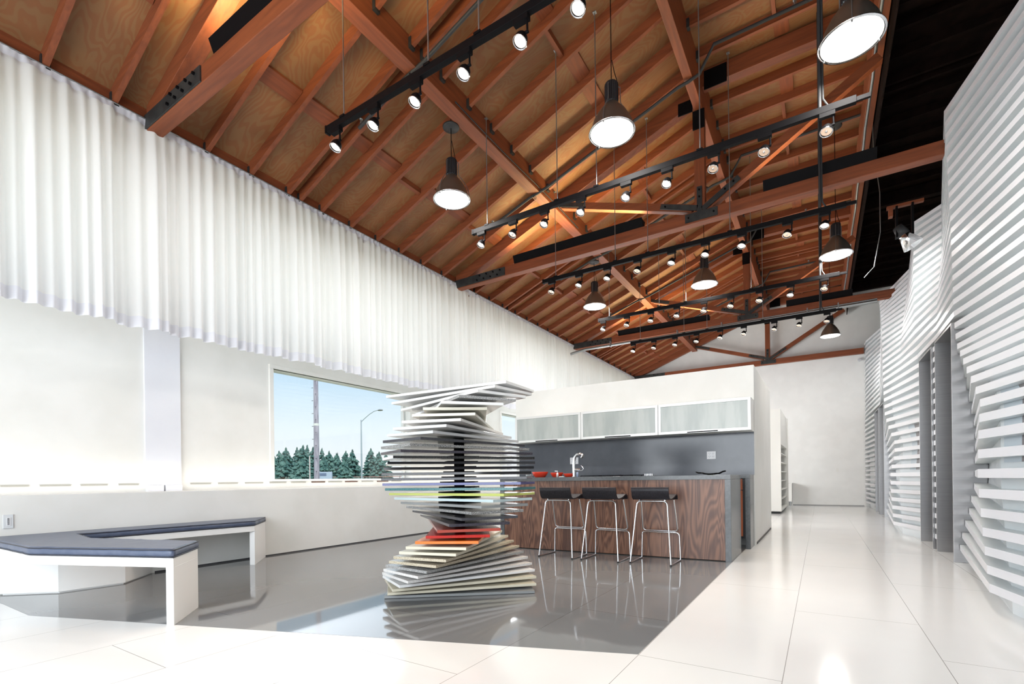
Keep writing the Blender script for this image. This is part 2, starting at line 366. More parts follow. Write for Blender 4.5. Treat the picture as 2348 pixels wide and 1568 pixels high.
m = MB(); m.box(.66, 3.6, -3.2, 18.5, zr(.66)+DK, zr(.66)+DK+t); struct(m.build('ceiling_dark', MDARKW))
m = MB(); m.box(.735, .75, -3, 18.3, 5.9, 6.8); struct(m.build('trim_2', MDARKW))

# ================================================================== ROOF TIMBER
def long_beam(name, x0, x1, z0, z1, label, mt=TY, y0=-3.0, y1=18.3):
    m = MB(); m.box(x0, x1, y0, y1, z0, z1)
    return tag(m.build(name, mt, loc=((x0+x1)/2, (y0+y1)/2, z0), bevel=.004), label, 'beam')
pl = long_beam('wall_plate', -6.12, -5.885, 4.60, 4.85, 'long timber plate along the top of the curtain, carrying the low rafter ends')
lp = long_beam('purlin', -3.835, -3.665, 5.43, 5.80, 'heavy reddish purlin running lengthwise halfway up the left roof slope')
rp = long_beam('ridge_beam', -1.475, -1.365, 6.19, 6.80, 'tall ridge beam running lengthwise over the truss king posts')
qp = long_beam('purlin', .60, .72, 6.20, 6.72, 'right-hand purlin where the timber ceiling meets the black roof area')
m = MB()
m.tube([(-3.64, y, 5.46+.012*math.sin(y*2)) for y in [4.6+.5*i for i in range(8)]], .008, 6)
tag(m.build('ceiling_cable', MPIPE, loc=(-3.64, 4.6, 5.46)), 'thin dark cable clipped along the left purlin above the second spotlight track', 'cable')

TR = [2.28, 7.36, 12.65, 18.0]
rel = [.60, 1.11, 1.61, 1.79, 2.12, 2.63, 3.14, 3.65, 4.18, 4.74]
RY = []
for i, T in enumerate(TR):
    base = 'beyond the %s truss' % ['nearest', 'second', 'third', 'farthest'][i]
    if i == 0:
        for j, y in enumerate([.46, .97, 1.50, 2.01]): RY.append((y, '%s of four before the nearest truss' % ['first', 'second', 'third', 'fourth'][j]))
    if i < 3:
        for j, r_ in enumerate(rel):
            y = T+r_*(TR[i+1]-T)/5.13
            if y < TR[i+1]-.15: RY.append((y, '%s one %s' % (ORD[j] if j else 'first', base)))
ZONES = [('L', -5.885, -3.835, zb, 'low rafter above the curtain', TX, 'rafters over the curtain', -4.95),
         ('M', -3.665, -1.475, zb, 'upper rafter below the ridge', TX, 'rafters below the ridge beam', -2.62),
         ('R', -1.365, .60, zr, 'level rafter right of the ridge', TX, 'level rafters right of the ridge', -.45),
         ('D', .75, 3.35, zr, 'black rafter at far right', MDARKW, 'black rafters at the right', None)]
for zn, x0, x1, fz, lab, mt, grp, xb_ in ZONES:
    ys = RY if zn != 'D' else RY[4:]
    for i, (y, which) in enumerate(ys):
        t_ = thing('rafter', (x0, y, fz(x0)), lab+', '+which, 'rafter', grp)
        m = MB(); m.hexa([(x0, y-.024, fz(x0)), (x1, y-.024, fz(x1)), (x1, y+.024, fz(x1)), (x0, y+.024, fz(x0)),
                          (x0, y-.024, fz(x0)+DK), (x1, y-.024, fz(x1)+DK), (x1, y+.024, fz(x1)+DK), (x0, y+.024, fz(x0)+DK)])
        m.build('board', mt, t_)
        if xb_ is None: continue
        m = MB(); m.box(x0, x0+.035, y-.034, y+.034, fz(x0)-.012, fz(x0)+.10); m.build('joist_hanger', MIRON, t_)
        nxt = min([q for q, _ in ys if q > y]+[T_+.0 for T_ in TR if T_ > y]+[99]); ye = nxt-.03
        if ye-y < .25 or ye-y > 1: continue
        zz = fz(xb_); sl = (fz(xb_+1)-fz(xb_)); a_, b_ = y+.026, ye
        m = MB()
        def plank(u0, u1, d0, d1): m.hexa([(xb_+u0, a_, zz+u0*sl+d0), (xb_+u1, a_, zz+u1*sl+d0), (xb_+u1, b_, zz+u1*sl+d0), (xb_+u0, b_, zz+u0*sl+d0), (xb_+u0, a_, zz+u0*sl+d1), (xb_+u1, a_, zz+u1*sl+d1), (xb_+u1, b_, zz+u1*sl+d1), (xb_+u0, b_, zz+u0*sl+d1)])
        if i % 3 == 0: plank(0, .045, .06, DK-.003)
        else: plank(0, .17, DK-.028, DK-.003)
        m.build('blocking_board', TY, t_)

MEMI = mat('fluorescent_tube', (1, 1, .9), .4, emis=(1, .86, .56), es=4.0)
def trough(x0, x1, y, label):
    t_ = thing('uplight_trough', ((x0+x1)/2, y, 4.765), label, 'uplight', 'black uplight troughs on the trusses')
    m = MB()
    m.prism_x([(y-.03, 4.765), (y+.03, 4.765), (y+.085, 4.90), (y+.078, 4.902), (y+.025, 4.772), (y-.025, 4.772), (y-.078, 4.902), (y-.085, 4.90)], x0, x1)
    m.build('housing', MBLACK, t_)
    m = MB()
    for x in (x0, x1-.006, (x0+x1)/2): m.prism_x([(y-.03, 4.766), (y+.03, 4.766), (y+.08, 4.885), (y-.08, 4.885)], x, x+.006)
    m.build('end_cap', MBLACK, t_)
    m = MB(); m.cyl((x0+.04, y, 4.80), (x1-.04, y, 4.80), .014, 8); m.build('lamp_tube', MEMI, t_)
    l = area('uplight', ((x0+x1)/2, y, 4.91), (-.01, 0, 1), x1-x0-.1, .09, 42 if x0 < -2 else 9, (1, .80, .40), xaxis=(1, 0, 0)); return t_
names = ['nearest', 'second', 'third', 'farthest']
for i, T in enumerate(TR):
    nm = names[i]; y0, y1 = T, T+.14; yc = T+.07
    t_ = thing('roof_truss', (-1.42, yc, 4.6), '%s red-brown timber roof truss%s' % (nm, ['', ', its whole king post in view', ', in front of the white gable', ' set against the white gable wall'][i]) + (' cut by the picture top' if i == 0 else ''), 'roof truss', 'timber roof trusses')
    xe = [1.23, 1.24, 1.40, 1.14][i]
    m = MB(); m.box(-5.9, xe, y0, y1, 4.60, 4.765); m.build('bottom_chord', TX, t_, bevel=.006)
    m = MB(); xs = -5.86
    m.hexa([(xs, y0, 4.66), (-1.47, y0, zb(-1.47)-.10), (-1.47, y1, zb(-1.47)-.10), (xs, y1, 4.66), (xs, y0, zb(xs)+.14), (-1.47, y0, zb(-1.47)+.14), (-1.47, y1, zb(-1.47)+.14), (xs, y1, zb(xs)+.14)])
    m.build('top_chord', TX, t_, bevel=.005)
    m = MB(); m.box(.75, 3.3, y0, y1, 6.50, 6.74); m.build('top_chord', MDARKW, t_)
    m = MB(); m.box(-1.365, .72, y0, y1, 6.50, 6.73)
    m.build('top_chord', TX, t_)
    m = MB(); m.box(-1.49, -1.35, y0+.01, y1-.01, 4.765, 6.19); m.build('king_post', TZ, t_, bevel=.004)
    m = MB(); m.beam((-1.52, yc, 4.83), (-3.60, yc, 5.52), .10, .11); m.build('web', TX, t_, bevel=.004)
    m = MB(); m.beam((-1.33, yc, 4.80), (.66, yc, 6.01), .10, .12); m.build('web', TX, t_, bevel=.004)
    pe = MB(); pe.box(-5.88, -4.74, y0-.014, y0, 4.612, 4.757); hp = pe.build('heel_plate', MIRON, t_)
    for bx in (-5.35, -5.2, -5.05, -4.9):
        for bz in (4.65, 4.72):
            b = MB(); b.cyl((bx+(.06 if bz > 4.7 else 0), y0-.035, bz), (bx+(.06 if bz > 4.7 else 0), y0-.012, bz), .014, 6); b.build('bolt', MBLACK, hp)
    g = MB(); g.box(-1.62, -1.18, y0-.014, y0, 4.625, 4.745); g.box(-1.455, -1.385, y0-.012, y0+.002, 4.70, 5.10)
    g.beam((-1.45, y0-.006, 4.80), (-1.97, y0-.006, 4.975), .012, .075); g.beam((-1.38, y0-.006, 4.765), (-.90, y0-.006, 5.06), .012, .075)
    gp = g.build('gusset_plate', MIRON, t_)
    for bx, bz in ((-1.57, 4.685), (-1.23, 4.685), (-1.42, 4.95), (-1.42, 5.05), (-1.9, 4.95), (-1.08, 4.95), (-.97, 5.02)):
        b = MB(); b.cyl((bx, y0-.03, bz), (bx, y0-.010, bz), .013, 6); b.build('bolt', MBLACK, gp)
    g = MB(); g.box(-1.50, -1.34, y0-.014, y0+.01, 5.93, 6.19); g.build('peak_plate', MBLACK, t_)
    g = MB(); g.box(-1.70, -1.50, y0-.014, y0, 6.20, 6.38); g.build('peak_plate', MBLACK, t_)
    g = MB(); g.box(-1.34, -1.04, y0-.014, y0, 6.44, 6.70); g.build('peak_plate', MBLACK, t_)
    g = MB(); g.beam((-3.66, y0-.006, 5.53), (-3.2, y0-.006, 5.385), .012, .07); g.build('web_plate', MIRON, t_)
    if i < 3:
        trough(-4.56, -2.25, T+.06, 'black uplight trough left of the king post on the %s truss' % nm)
        trough(-.61, .62, T+.06, 'black uplight trough right of the king post on the %s truss' % nm)

# ================================================================== SPRINKLER PIPES AND CONDUITS
for i, y in enumerate([3.97, 6.72, 9.3, 12.1, 15.0]):
    t_ = thing('sprinkler_pipe', (-1.42, y, 6.1), 'dark sprinkler pipe crossing under the rafters, %s from the camera' % ORD[i], 'pipe', 'sprinkler pipes under the roof')
    m = MB(); m.tube([(-4.60, y, zb(-4.60)-.06), (-3.86, y, zb(-3.86)-.10), (-3.55, y, zb(-3.55)-.155), (-1.56, y, 6.14), (-1.42, y, 6.16), (-1.28, y, 6.20), (-1.1, y, 6.50), (.58, y, 6.52)], .021, 10)
    m.build('pipe', MPIPE, t_)
    for x, z in ((-4.56, zb(-4.56)-.06), (-.2, 6.51)):
        m = MB(); m.cyl((x, y, z), (x, y, z+.07), .010, 8); m.lathe([(.001, z+.07), (.020, z+.07), (.022, z+.078), (.001, z+.08)], (x, y, 0), 10); m.tube([(x-.017, y, z+.02), (x-.02, y, z+.045), (x, y, z+.07), (x+.02, y, z+.045), (x+.017, y, z+.02)], .003, 5)
        m.build('sprinkler_head', MGREYM, t_)
    m = MB(); m.tube([(-3.75, y+.03*math.cos(a), 5.38+.03*math.sin(a)) for a in [k_*PI/6 for k_ in range(13)]], .004, 5); m.build('pipe_clamp', MBLACK, t_)
t_ = thing('electrical_conduit', (-1.4, 12.2, 4.42), 'long silvery conduit strapped under the third truss above the far track', 'conduit')
m = MB(); m.tube([(-5.75, 12.2, 4.36), (-5.3, 12.2, 4.42), (1.0, 12.2, 4.43)], .034, 12); m.build('conduit', MGREYM, t_)
m = MB(); m.tube([(-2.2, 12.23, 4.47), (1.0, 12.23, 4.485)], .017, 10); m.build('small_conduit', MGREYM, t_)
for x in (-4.6, -2.9, -1.9, -.2, .35):
    m = MB(); m.box(x-.012, x+.012, 12.155, 12.245, 4.38, 4.52); m.build('strap', MGREYM, t_)
m = MB(); m.tube([(.62, 3.0+i*.6, 6.08+.05*math.sin(i*2.1)) for i in range(25)], .018, 8)
tag(m.build('roof_conduit', MGREYM, loc=(.62, 3, 6.08)), 'grey conduit run along the edge of the black roof area', 'conduit')
# ================================================================== TRACK SPOTLIGHTS
TRK = [(2.97, [-3.75, -3.25, -2.76, -2.26, -1.755, -1.31, -.83]),
       (5.24, [-3.74, -3.25, -2.80, -2.32, -1.78, -1.335, -.875, -.42, .08]),
       (7.19, [-3.72, -3.23, -2.755, -2.28, -1.78, -1.32, -.857, -.327, .078]),
       (9.6, [-3.78, -3.275, -2.79, -2.29, -1.80, -1.34, -.875, -.40, .087]),
       (11.65, [-3.82, -3.32, -2.83, -2.35, -1.85, -1.374, -.79, -.34, .143])]
def head(x, y, lit, label, grp):
    t_ = thing('track_spotlight', (x, y, 4.2), label, 'spotlight', grp)
    m = MB(); m.box(x-.055, x+.065, y-.022, y+.022, 4.165, 4.203); m.build('adapter', MBLACK, t_)
    m = MB(); m.tube([(x+.05, y, 4.17), (x+.052, y, 4.085)], .008, 8); m.cyl((x+.06, y, 4.082), (x+.0, y, 4.082), .011, 8); m.build('arm', MBLACK, t_)
    R = Matrix.Rotation(math.radians(-22), 3, 'X') @ Matrix.Rotation(math.radians(8), 3, 'Y')
    c = (x, y, 4.055)
    m = MB(); m.lathe([(.001, .055), (.018, .053), (.03, .04), (.044, .015), (.050, -.012), (.052, -.028), (.047, -.028), (.043, -.012), (.03, .01)], c, 20, R)
    m.build('housing', MBLACK, t_)
    m = MB(); m.lathe([(.050, -.028), (.054, -.031), (.050, -.036), (.045, -.031)], c, 20, R); m.build('rim', MCHROME, t_)
    m = MB(); m.disc(Vector(c)+R @ Vector((0, 0, -.020)), .044, 20, R, True); m.build('lens', MSPOT if lit else MSPOTD, t_)
    m = MB(); m.lathe([(.001, -.016), (.010, -.018), (.010, -.028), (.001, -.031)], c, 10, R); m.build('lamp_cap', MCHROME if not lit else MSPOT, t_)
    l = bpy.data.lights.new('spot_beam', 'SPOT'); l.energy = 30 if lit else 14; l.color = (1, .80, .58); l.spot_size = math.radians(58); l.spot_blend = .7; l.shadow_soft_size = .05
    o = bpy.data.objects.new('spot_beam', l); col.objects.link(o); o.parent = t_; o.location = (0, -.02, -.20); o.rotation_euler = (math.radians(-20), math.radians(8), 0)
    return t_
tn = ['nearest', 'second', 'third', 'fourth', 'farthest']
LIT = {1: {0, 2, 3, 4, 5}, 2: {1, 2, 4, 5, 6, 8}, 3: {0, 7}, 4: {0}}
for i, (y, xs) in enumerate(TRK):
    t_ = thing('lighting_track', (-1.7, y, 4.2), '%s black spotlight track hung across the room on thin rods' % tn[i], 'lighting track', 'black ceiling tracks')
    m = MB(); m.box(-3.86, .30, y-.024, y+.024, 4.203, 4.265); m.build('rail', MBLACK, t_, bevel=.003)
    m = MB(); m.box(.30, .40, y-.014, y+.014, 4.215, 4.25); m.build('end_feed', MBLACK, t_)
    m = MB(); m.box(-3.88, -3.86, y-.026, y+.026, 4.20, 4.268); m.build('end_cap', MBLACK, t_)
    for x in (-3.64, -2.62, -2.12, -1.0):
        zt_ = (zb(x) if x < -1.4 else zr(x))+.075
        m = MB(); m.cyl((x, y, 4.26), (x, y, zt_), .006, 6); m.box(x-.02, x+.02, y-.02, y+.02, zt_-.004, zt_+.004); m.build('suspension_rod', MGREYM, t_)
        m = MB(); m.box(x-.03, x+.03, y-.03, y+.03, 4.255, 4.275); m.build('rail_clamp', MBLACK, t_)
    m = MB(); m.tube([(.03, y, 4.26), (.03, y, 6.7)], .014, 8); m.tube([(.09, y, 4.27), (.055, y, 4.34), (.052, y, 4.5), (.052, y, 6.7)], .009, 8); m.build('feed_conduit', MPIPE, t_)
    for j, x in enumerate(xs):
        lit = i == 0 or j in LIT.get(i, set())
        w = 'rightmost' if j == 8 else ('leftmost' if j == 0 else '%s from the left' % ORDL[j])
        head(x, y, lit, '%s black spotlight on the %s ceiling track%s' % (w, tn[i], ', glowing brightly' if lit else ', dimmer lamp'), 'spotlights on the %s track' % tn[i])

# ================================================================== PENDANT LAMPS
def pendant(x, y, label):
    z = 4.5; t_ = thing('pendant_lamp', (x, y, z), label, 'pendant lamp', 'bell pendants under the roof')
    prof = [(.222, 0), (.232, .004), (.226, .012), (.212, .05), (.188, .12), (.150, .19), (.108, .245), (.075, .285), (.062, .305), (.058, .305), (.070, .28), (.104, .235), (.145, .18), (.183, .115), (.207, .05), (.217, .004)]
    m = MB(); m.lathe(prof, (x, y, z), 40); m.build('bell_shade', MBELL, t_)
    m = MB(); m.lathe([(.222, -.003), (.236, .0), (.238, .008), (.230, .012), (.222, .008)], (x, y, z), 40); m.build('rim', MCHROME, t_)
    m = MB(); m.disc((x, y, z+.004), .216, 40, None, True); m.build('lens', MLENSW, t_)
    m = MB()
    n = 20; vs = []
    for zz in (.30, .315, .50, .515):
        for j in range(2*n):
            r_ = (.062 if j % 2 else .070) if .305 < zz < .51 else .058
            a = PI*j/n; vs.append((x+r_*math.cos(a), y+r_*math.sin(a), z+zz))
    fs = [(i*2*n+j, i*2*n+(j+1) % (2*n), (i+1)*2*n+(j+1) % (2*n), (i+1)*2*n+j) for i in range(3) for j in range(2*n)]+[[3*2*n+j for j in range(2*n)]]
    m.add(vs, fs); m.build('ballast_housing', MDARKPL, t_)
    for k_ in range(3):
        a = k_*2*PI/3+.5; ca, sa = math.cos(a), math.sin(a)
        m = MB(); m.tube([(x+r_*ca, y+r_*sa, z+h) for r_, h in [(.225, .012), (.222, .06), (.205, .13), (.170, .20), (.130, .26), (.095, .30), (.088, .33), (.088, .47), (.066, .48)]], .0045, 6)
        m.cyl((x+.222*ca, y+.222*sa, z-.014), (x+.222*ca, y+.222*sa, z+.014), .007, 6)
        m.build('guard_wire', MGREYM, t_)
    zt_ = (zb(x) if x < -1.42 else zr(x))-.03
    m = MB(); m.cyl((x, y, z+.51), (x, y, zt_+.16), .005, 6); m.tube([(x+.06, y, z+.515), (x+.03, y+.01, z+.62), (x+.008, y, z+.75)], .004, 6); m.build('cord', MBLACK, t_)
    m = MB(); m.lathe([(.001, -.03), (.10, -.03), (.105, -.024), (.105, -.008), (.001, -.008)], (x, y, zt_), 24)
    m.build('ceiling_plate', MPIPE, t_)
    l = bpy.data.lights.new('pendant_glow', 'AREA'); l.shape = 'DISK'; l.size = .40; l.energy = 42; l.color = (1, .97, .92)
    o = bpy.data.objects.new('pendant_glow', l); col.objects.link(o); o.parent = t_; o.location = (0, 0, -.03)
    return t_
for (x, spots_) in ((-3.92, [(4.86, 'bell pendant lamp at left, high above the gap between bench and slab tower'), (9.5, 'smaller-looking bell pendant farther down the left row, beyond the second truss')]),
                   (-1.78, [(4.83, 'large bell pendant in the middle row above the second spotlight track'), (9.58, 'middle-row bell pendant beyond the second truss, below its king post')]),
                   (.25, [(4.88, 'largest bell pendant at the upper right, cut by the picture top'), (9.50, 'right-row bell pendant beyond the second truss, beside the black roof'), (14.9, 'farthest bell pendant, seen against the grey gable wall')])):
    P0 = pendant(x, spots_[0][0], spots_[0][1])
    for y, lab in spots_[1:]: dup(P0, loc=(x, y, 4.5), label=lab)
# theatre flood on the black roof side
t_ = thing('flood_light', (1.06, 9.0, 4.9), 'dark bracketed floodlight with bright metal cone near the slatted wall top', 'floodlight')
m = MB(); m.box(.86, 1.28, 8.97, 9.03, 4.82, 4.86); m.box(.88, .93, 8.96, 9.04, 4.70, 4.82); m.build('wood_bracket', TX, t_)
m = MB(); m.box(.96, .985, 8.95, 9.05, 4.38, 4.83); m.box(1.14, 1.165, 8.95, 9.05, 4.38, 4.83); m.build('yoke', MBLACK, t_)
R = Matrix.Rotation(math.radians(-30), 3, 'Y')
m = MB(); m.lathe([(.001, .16), (.06, .16), (.07, .10), (.075, 0), (.06, 0)], (1.06, 9, 4.40), 20, R); m.build('housing', MPIPE, t_)
m = MB(); m.lathe([(.068, 0), (.125, -.20), (.118, -.20), (.06, 0)], (1.06, 9, 4.40), 24, R); m.build('reflector_cone', MCHROME, t_)
m = MB(); m.tube([(.72, 9.2, 6.5), (.73, 9.2, 5.9), (.80, 9.2, 5.2), (.80, 9.2, 4.6), (.72, 9.2, 4.1), (.6, 9.25, 3.98)], .006, 6)
tag(m.build('hanging_cable', MGREYM, loc=(.8, 9.2, 4.0)), 'thin pale cable dangling in front of the black roof area', 'cable')

# ================================================================== CURTAIN
def curtain():
    t_ = thing('curtain', (XC, 7.5, 2.545), 'long white pleated sheer curtain hanging along the upper left wall', 'curtain')
    Y0, Y1, dy = -2.8, 18.15, .0115
    n = int((Y1-Y0)/dy)+1
    rows = [4.705, 4.69, 4.67, 4.645, 4.55, 4.3, 4.0, 3.6, 3.2, 2.9, 2.66, 2.60, 2.545]
    def off(y, f):
        a = noise.noise(Vector((y*2.6, 1.7+.35*f, 0)))*.03+noise.noise(Vector((y*7.5, 9.1+.3*f, 0)))*.065
        b = noise.noise(Vector((y*26, 4.0, 0)))*.018
        fold = math.sin(y*2*PI/.115+3.4*noise.noise(Vector((y*1.7, 3, 0))))*.026
        return (a+fold)*f+b*(1-.75*min(1, f*1.3))
    vs = []; hem = []
    for k_, z in enumerate(rows):
        f = [0, .1, .25, .45, .7, .9, 1, 1, 1, 1, 1, 1, 1][k_]*(1+.25*(4.7-z)/2.1)
        for i in range(n):
            y = Y0+i*dy
            zz = z+(.030*noise.noise(Vector((y*5, 0, 5))) if k_ >= 10 else 0)
            vs.append((XC+off(y, f), y+.02*noise.noise(Vector((y*3.1, 7, f)))*f, zz))
    fs = [(r_*n+i, r_*n+i+1, (r_+1)*n+i+1, (r_+1)*n+i) for r_ in range(len(rows)-1) for i in range(n-1)]
    nb = 10
    m = MB(); m.add(vs[3*n:(nb+1)*n], [[q-3*n for q in f] for f in fs if f[0] >= 3*n and f[2] < (nb+1)*n], True); m.build('drape', MCLOTH, t_)
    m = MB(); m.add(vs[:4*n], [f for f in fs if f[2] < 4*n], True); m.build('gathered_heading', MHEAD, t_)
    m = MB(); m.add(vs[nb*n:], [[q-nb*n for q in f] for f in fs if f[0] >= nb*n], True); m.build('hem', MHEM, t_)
    m = MB(); m.tube([(XC, Y0+i*.35, 4.712) for i in range(int((Y1-Y0)/.35)+1)], .008, 8); m.build('curtain_rod', MGREYM, t_)
curtain()

# ================================================================== STACKED SLAB TOWER
def speck(name, c1, c2, sc=260, lo=.45, hi=.58, rough=.16):
    return mottled(name, c1, c2, sc, rough, 1, lo, hi, spec=.35)
SL = {
 'white': mat('white_quartz', (.74, .74, .73), .14), 'whitesp': speck('white_speckled_quartz', (.72, .71, .69), (.52, .50, .48)),
 'cream': mat('cream_quartz', (.60, .56, .44), .14), 'beigesp': speck('beige_speckled_quartz', (.58, .53, .42), (.33, .27, .18)),
 'greysp': speck('grey_speckled_quartz', (.42, .42, .41), (.16, .16, .16)), 'orange': mat('orange_quartz', (.85, .18, .02), .14),
 'red': speck('red_sparkle_quartz', (.50, .035, .025), (.38, .02, .02)), 'brick': mat('brick_red_quartz', (.38, .075, .055), .14),
 'dark': speck('dark_plum_quartz', (.030, .027, .036), (.065, .058, .072)), 'darkg': speck('dark_grey_quartz', (.040, .041, .048), (.07, .07, .078)),
 'grey': mat('mid_grey_quartz', (.24, .25, .25), .14), 'lblue': mat('pale_blue_quartz', (.46, .56, .58), .12), 'green': mat('lime_green_quartz', (.42, .46, .13), .12),
 'teal': speck('teal_sparkle_quartz', (.03, .12, .14), (.10, .22, .22)), 'blue': mat('cobalt_blue_quartz', (.05, .06, .20), .12),
 'black': mat('black_quartz', (.012, .012, .014), .08), 'blacksp': speck('black_sparkle_quartz', (.012, .012, .013), (.10, .10, .09), 300, .60, .66),
 'saltp': speck('salt_pepper_quartz', (.10, .10, .10), (.38, .38, .37)), 'silver': mat('silver_grey_quartz', (.52, .53, .54), .12), 'taupe': mat('taupe_quartz', (.52, .50, .42), .14)}
seq = ['grey', 'cream', 'cream', 'white', 'whitesp', 'whitesp', 'greysp', 'beigesp', 'beigesp', 'cream', 'cream', 'orange', 'red', 'brick', 'dark', 'darkg', 'saltp', 'grey', 'lblue', 'green', 'teal', 'blue', 'darkg', 'black', 'black', 'black', 'blacksp', 'dark', 'saltp', 'darkg', 'silver', 'silver', 'whitesp', 'taupe', 'taupe', 'white', 'greysp', 'white', 'white', 'white']
th = {0: 38, 5: 78.5, 10: 111, 13: 134.9, 15: 150.5, 17: 163.5, 19: 180, 27: 245, 29: 261.7, 31: 279.3, 33: 298, 34: 306, 35: 318.5, 36: 329.8, 37: 342, 38: 354, 39: 363}
def theta(k_):
    ks = sorted(th)
    for a, b in zip(ks, ks[1:]):
        if a <= k_ <= b: return th[a]+(th[b]-th[a])*(k_-a)/(b-a)
tw = thing('stone_slab_tower', (-2.635, 3.324, 0), 'twisting tower of forty coloured polished stone slabs standing on the grey floor', 'sculpture')
names_ = {'orange': 'orange slab', 'red': 'bright red slab', 'brick': 'brick red slab', 'green': 'lime green slab', 'teal': 'teal slab with sparkle', 'blue': 'cobalt blue slab', 'lblue': 'pale blue slab'}
for k_ in range(40):
    a = math.radians(theta(k_)); u = Vector((math.cos(a), math.sin(a))); v = Vector((-u.y, u.x)); c = Vector((-2.635, 3.324)); l_, w_ = 1.221, .472
    poly = [c+u*i*l_/2+v*j*w_/2 for i, j in ((-1, -1), (1, -1), (1, 1), (-1, 1))]
    z0 = .004+k_*.0430; m = MB(); m.prism([(p.x, p.y) for p in poly], z0, z0+.021)
    o = m.build('slab', SL[seq[k_]], tw, bevel=.0012, seg=1)
    if seq[k_] in names_: o['label'] = names_[seq[k_]]
m = MB(); m.cyl((-2.635, 3.324, 0.0), (-2.635, 3.324, .004+39*.043), .045, 24); m.build('central_post', MBLACK, tw)
for k_ in range(13, 33):
    a = math.radians(theta(k_+.5)); u = Vector((math.cos(a), math.sin(a))); v = Vector((-u.y, u.x)); c = Vector((-2.635, 3.324))
    poly = [c+u*i*.13+v*j*.13 for i, j in ((-1, -1), (1, -1), (1, 1), (-1, 1))]
    z0 = .004+k_*.0430+.021; m = MB(); m.prism([(p.x, p.y) for p in poly], z0+.001, z0+.009); m.build('spacer_plate', MBLACK, tw)

# ================================================================== BENCH
bp = [(-5.985, 1.10), (-4.76, 1.10), (-3.66, 1.548), (-4.03, 1.872), (-5.08, 1.55), (-5.62, 1.62), (-5.505, 3.165), (-5.985, 3.58)]
bn = thing('bench', (-5.2, 1.6, 0), 'white lacquered V-shaped bench with panel legs along the low wall', 'bench')
m = MB(); m.prism(bp, .386, .449); m.build('seat_board', MBENCH, bn, bevel=.003)
m = MB(); m.prism([(-3.715, 1.526), (-3.66, 1.548), (-4.03, 1.872), (-4.085, 1.855)], 0, .388); m.build('leg', MBENCH, bn, bevel=.002)
m = MB(); m.prism([(-5.552, 3.132), (-5.505, 3.165), (-5.985, 3.58), (-5.995, 3.535)], 0, .388); m.build('leg', MBENCH, bn, bevel=.002)
m = MB(); m.prism([(-5.995, 1.20), (-5.65, 1.49), (-5.60, 1.96), (-5.995, 2.335)], 0.012, .388); m.prism([(-5.995, 1.215), (-5.66, 1.50), (-5.61, 1.95), (-5.995, 2.32)], 0, .012); m.build('support_block', MBENCH, bn)
def inset(poly, d):
    out = []; n = len(poly)
    for i in range(n):
        p0, p1, p2 = Vector(poly[i-1]), Vector(poly[i]), Vector(poly[(i+1) % n])
        e1 = (p1-p0).normalized(); e2 = (p2-p1).normalized(); n1 = Vector((-e1.y, e1.x)); n2 = Vector((-e2.y, e2.x)); b = (n1+n2).normalized()
        out.append(tuple(p1+b*d/max(.4, b.dot(n1))))
    return out
cu_ = thing('bench_cushion', (-5.2, 1.6, .449), 'dark blue leather cushion with piped edges lying on the white bench', 'cushion')
def dense(poly, st=.045):
    out = []
    for i, p in enumerate(poly):
        q = poly[(i+1) % len(poly)]; n = max(1, int((Vector(q)-Vector(p)).length/st))
        out += [tuple(Vector(p).lerp(Vector(q), j/n)) for j in range(n)]
    return out
ring0 = dense(bp)
def cushion_ring(d, z, wob):
    base = inset(bp, d); out = []
    for i, p in enumerate(base):
        q = base[(i+1) % len(base)]; n = max(1, int((Vector(bp[(i+1) % len(bp)])-Vector(bp[i])).length/.045))
        for j in range(n):
            c = Vector(p).lerp(Vector(q), j/n); w = wob*noise.noise(Vector((c.x*16, c.y*16, z*9)))
            out.append((c.x+w, c.y+w*.6, z+w*.5))
    return out
lv = [(.010, .449, 0), (-.002, .456, .004), (-.006, .480, .010), (-.001, .502, .004), (.014, .511, .004)]
m = MB(); vs = []
for d, z, w in lv: vs += cushion_ring(d, z, w)
n = len(vs)//len(lv)
fs = [(r_*n+i, r_*n+(i+1) % n, (r_+1)*n+(i+1) % n, (r_+1)*n+i) for r_ in range(len(lv)-1) for i in range(n)]
m.add(vs, fs, True); m.add(vs[:n], [list(range(n))[::-1]]); m.add(vs[-n:], [list(range(n))]); m.build('pad', MLEATHER, cu_)
for z, d in ((.503, -.003), (.457, -.004)):
    r0 = cushion_ring(d, z, .004); r0.append(r0[0]); m = MB(); m.tube(r0, .0045, 6); m.build('piping', MPIPING, cu_)
# wall control plate
t_ = thing('wall_control_plate', (-5.997, 1.254, .57), 'pale wall plate with a column of small dark buttons on the low wall', 'switch plate')
m = MB(); m.box(-6.0, -5.992, 1.222, 1.288, .573, .695); m.build('plate', MPLATE, t_, bevel=.002)
m = MB(); m.box(-5.994, -5.990, 1.243, 1.270, .598, .668); m.build('button_panel', MOUTLET, t_)
for j in range(6):
    z = .606+j*.0105; m = MB(); m.box(-5.991, -5.987, 1.249, 1.261, z, z+.005); m.build('button', MDARKPL, t_)

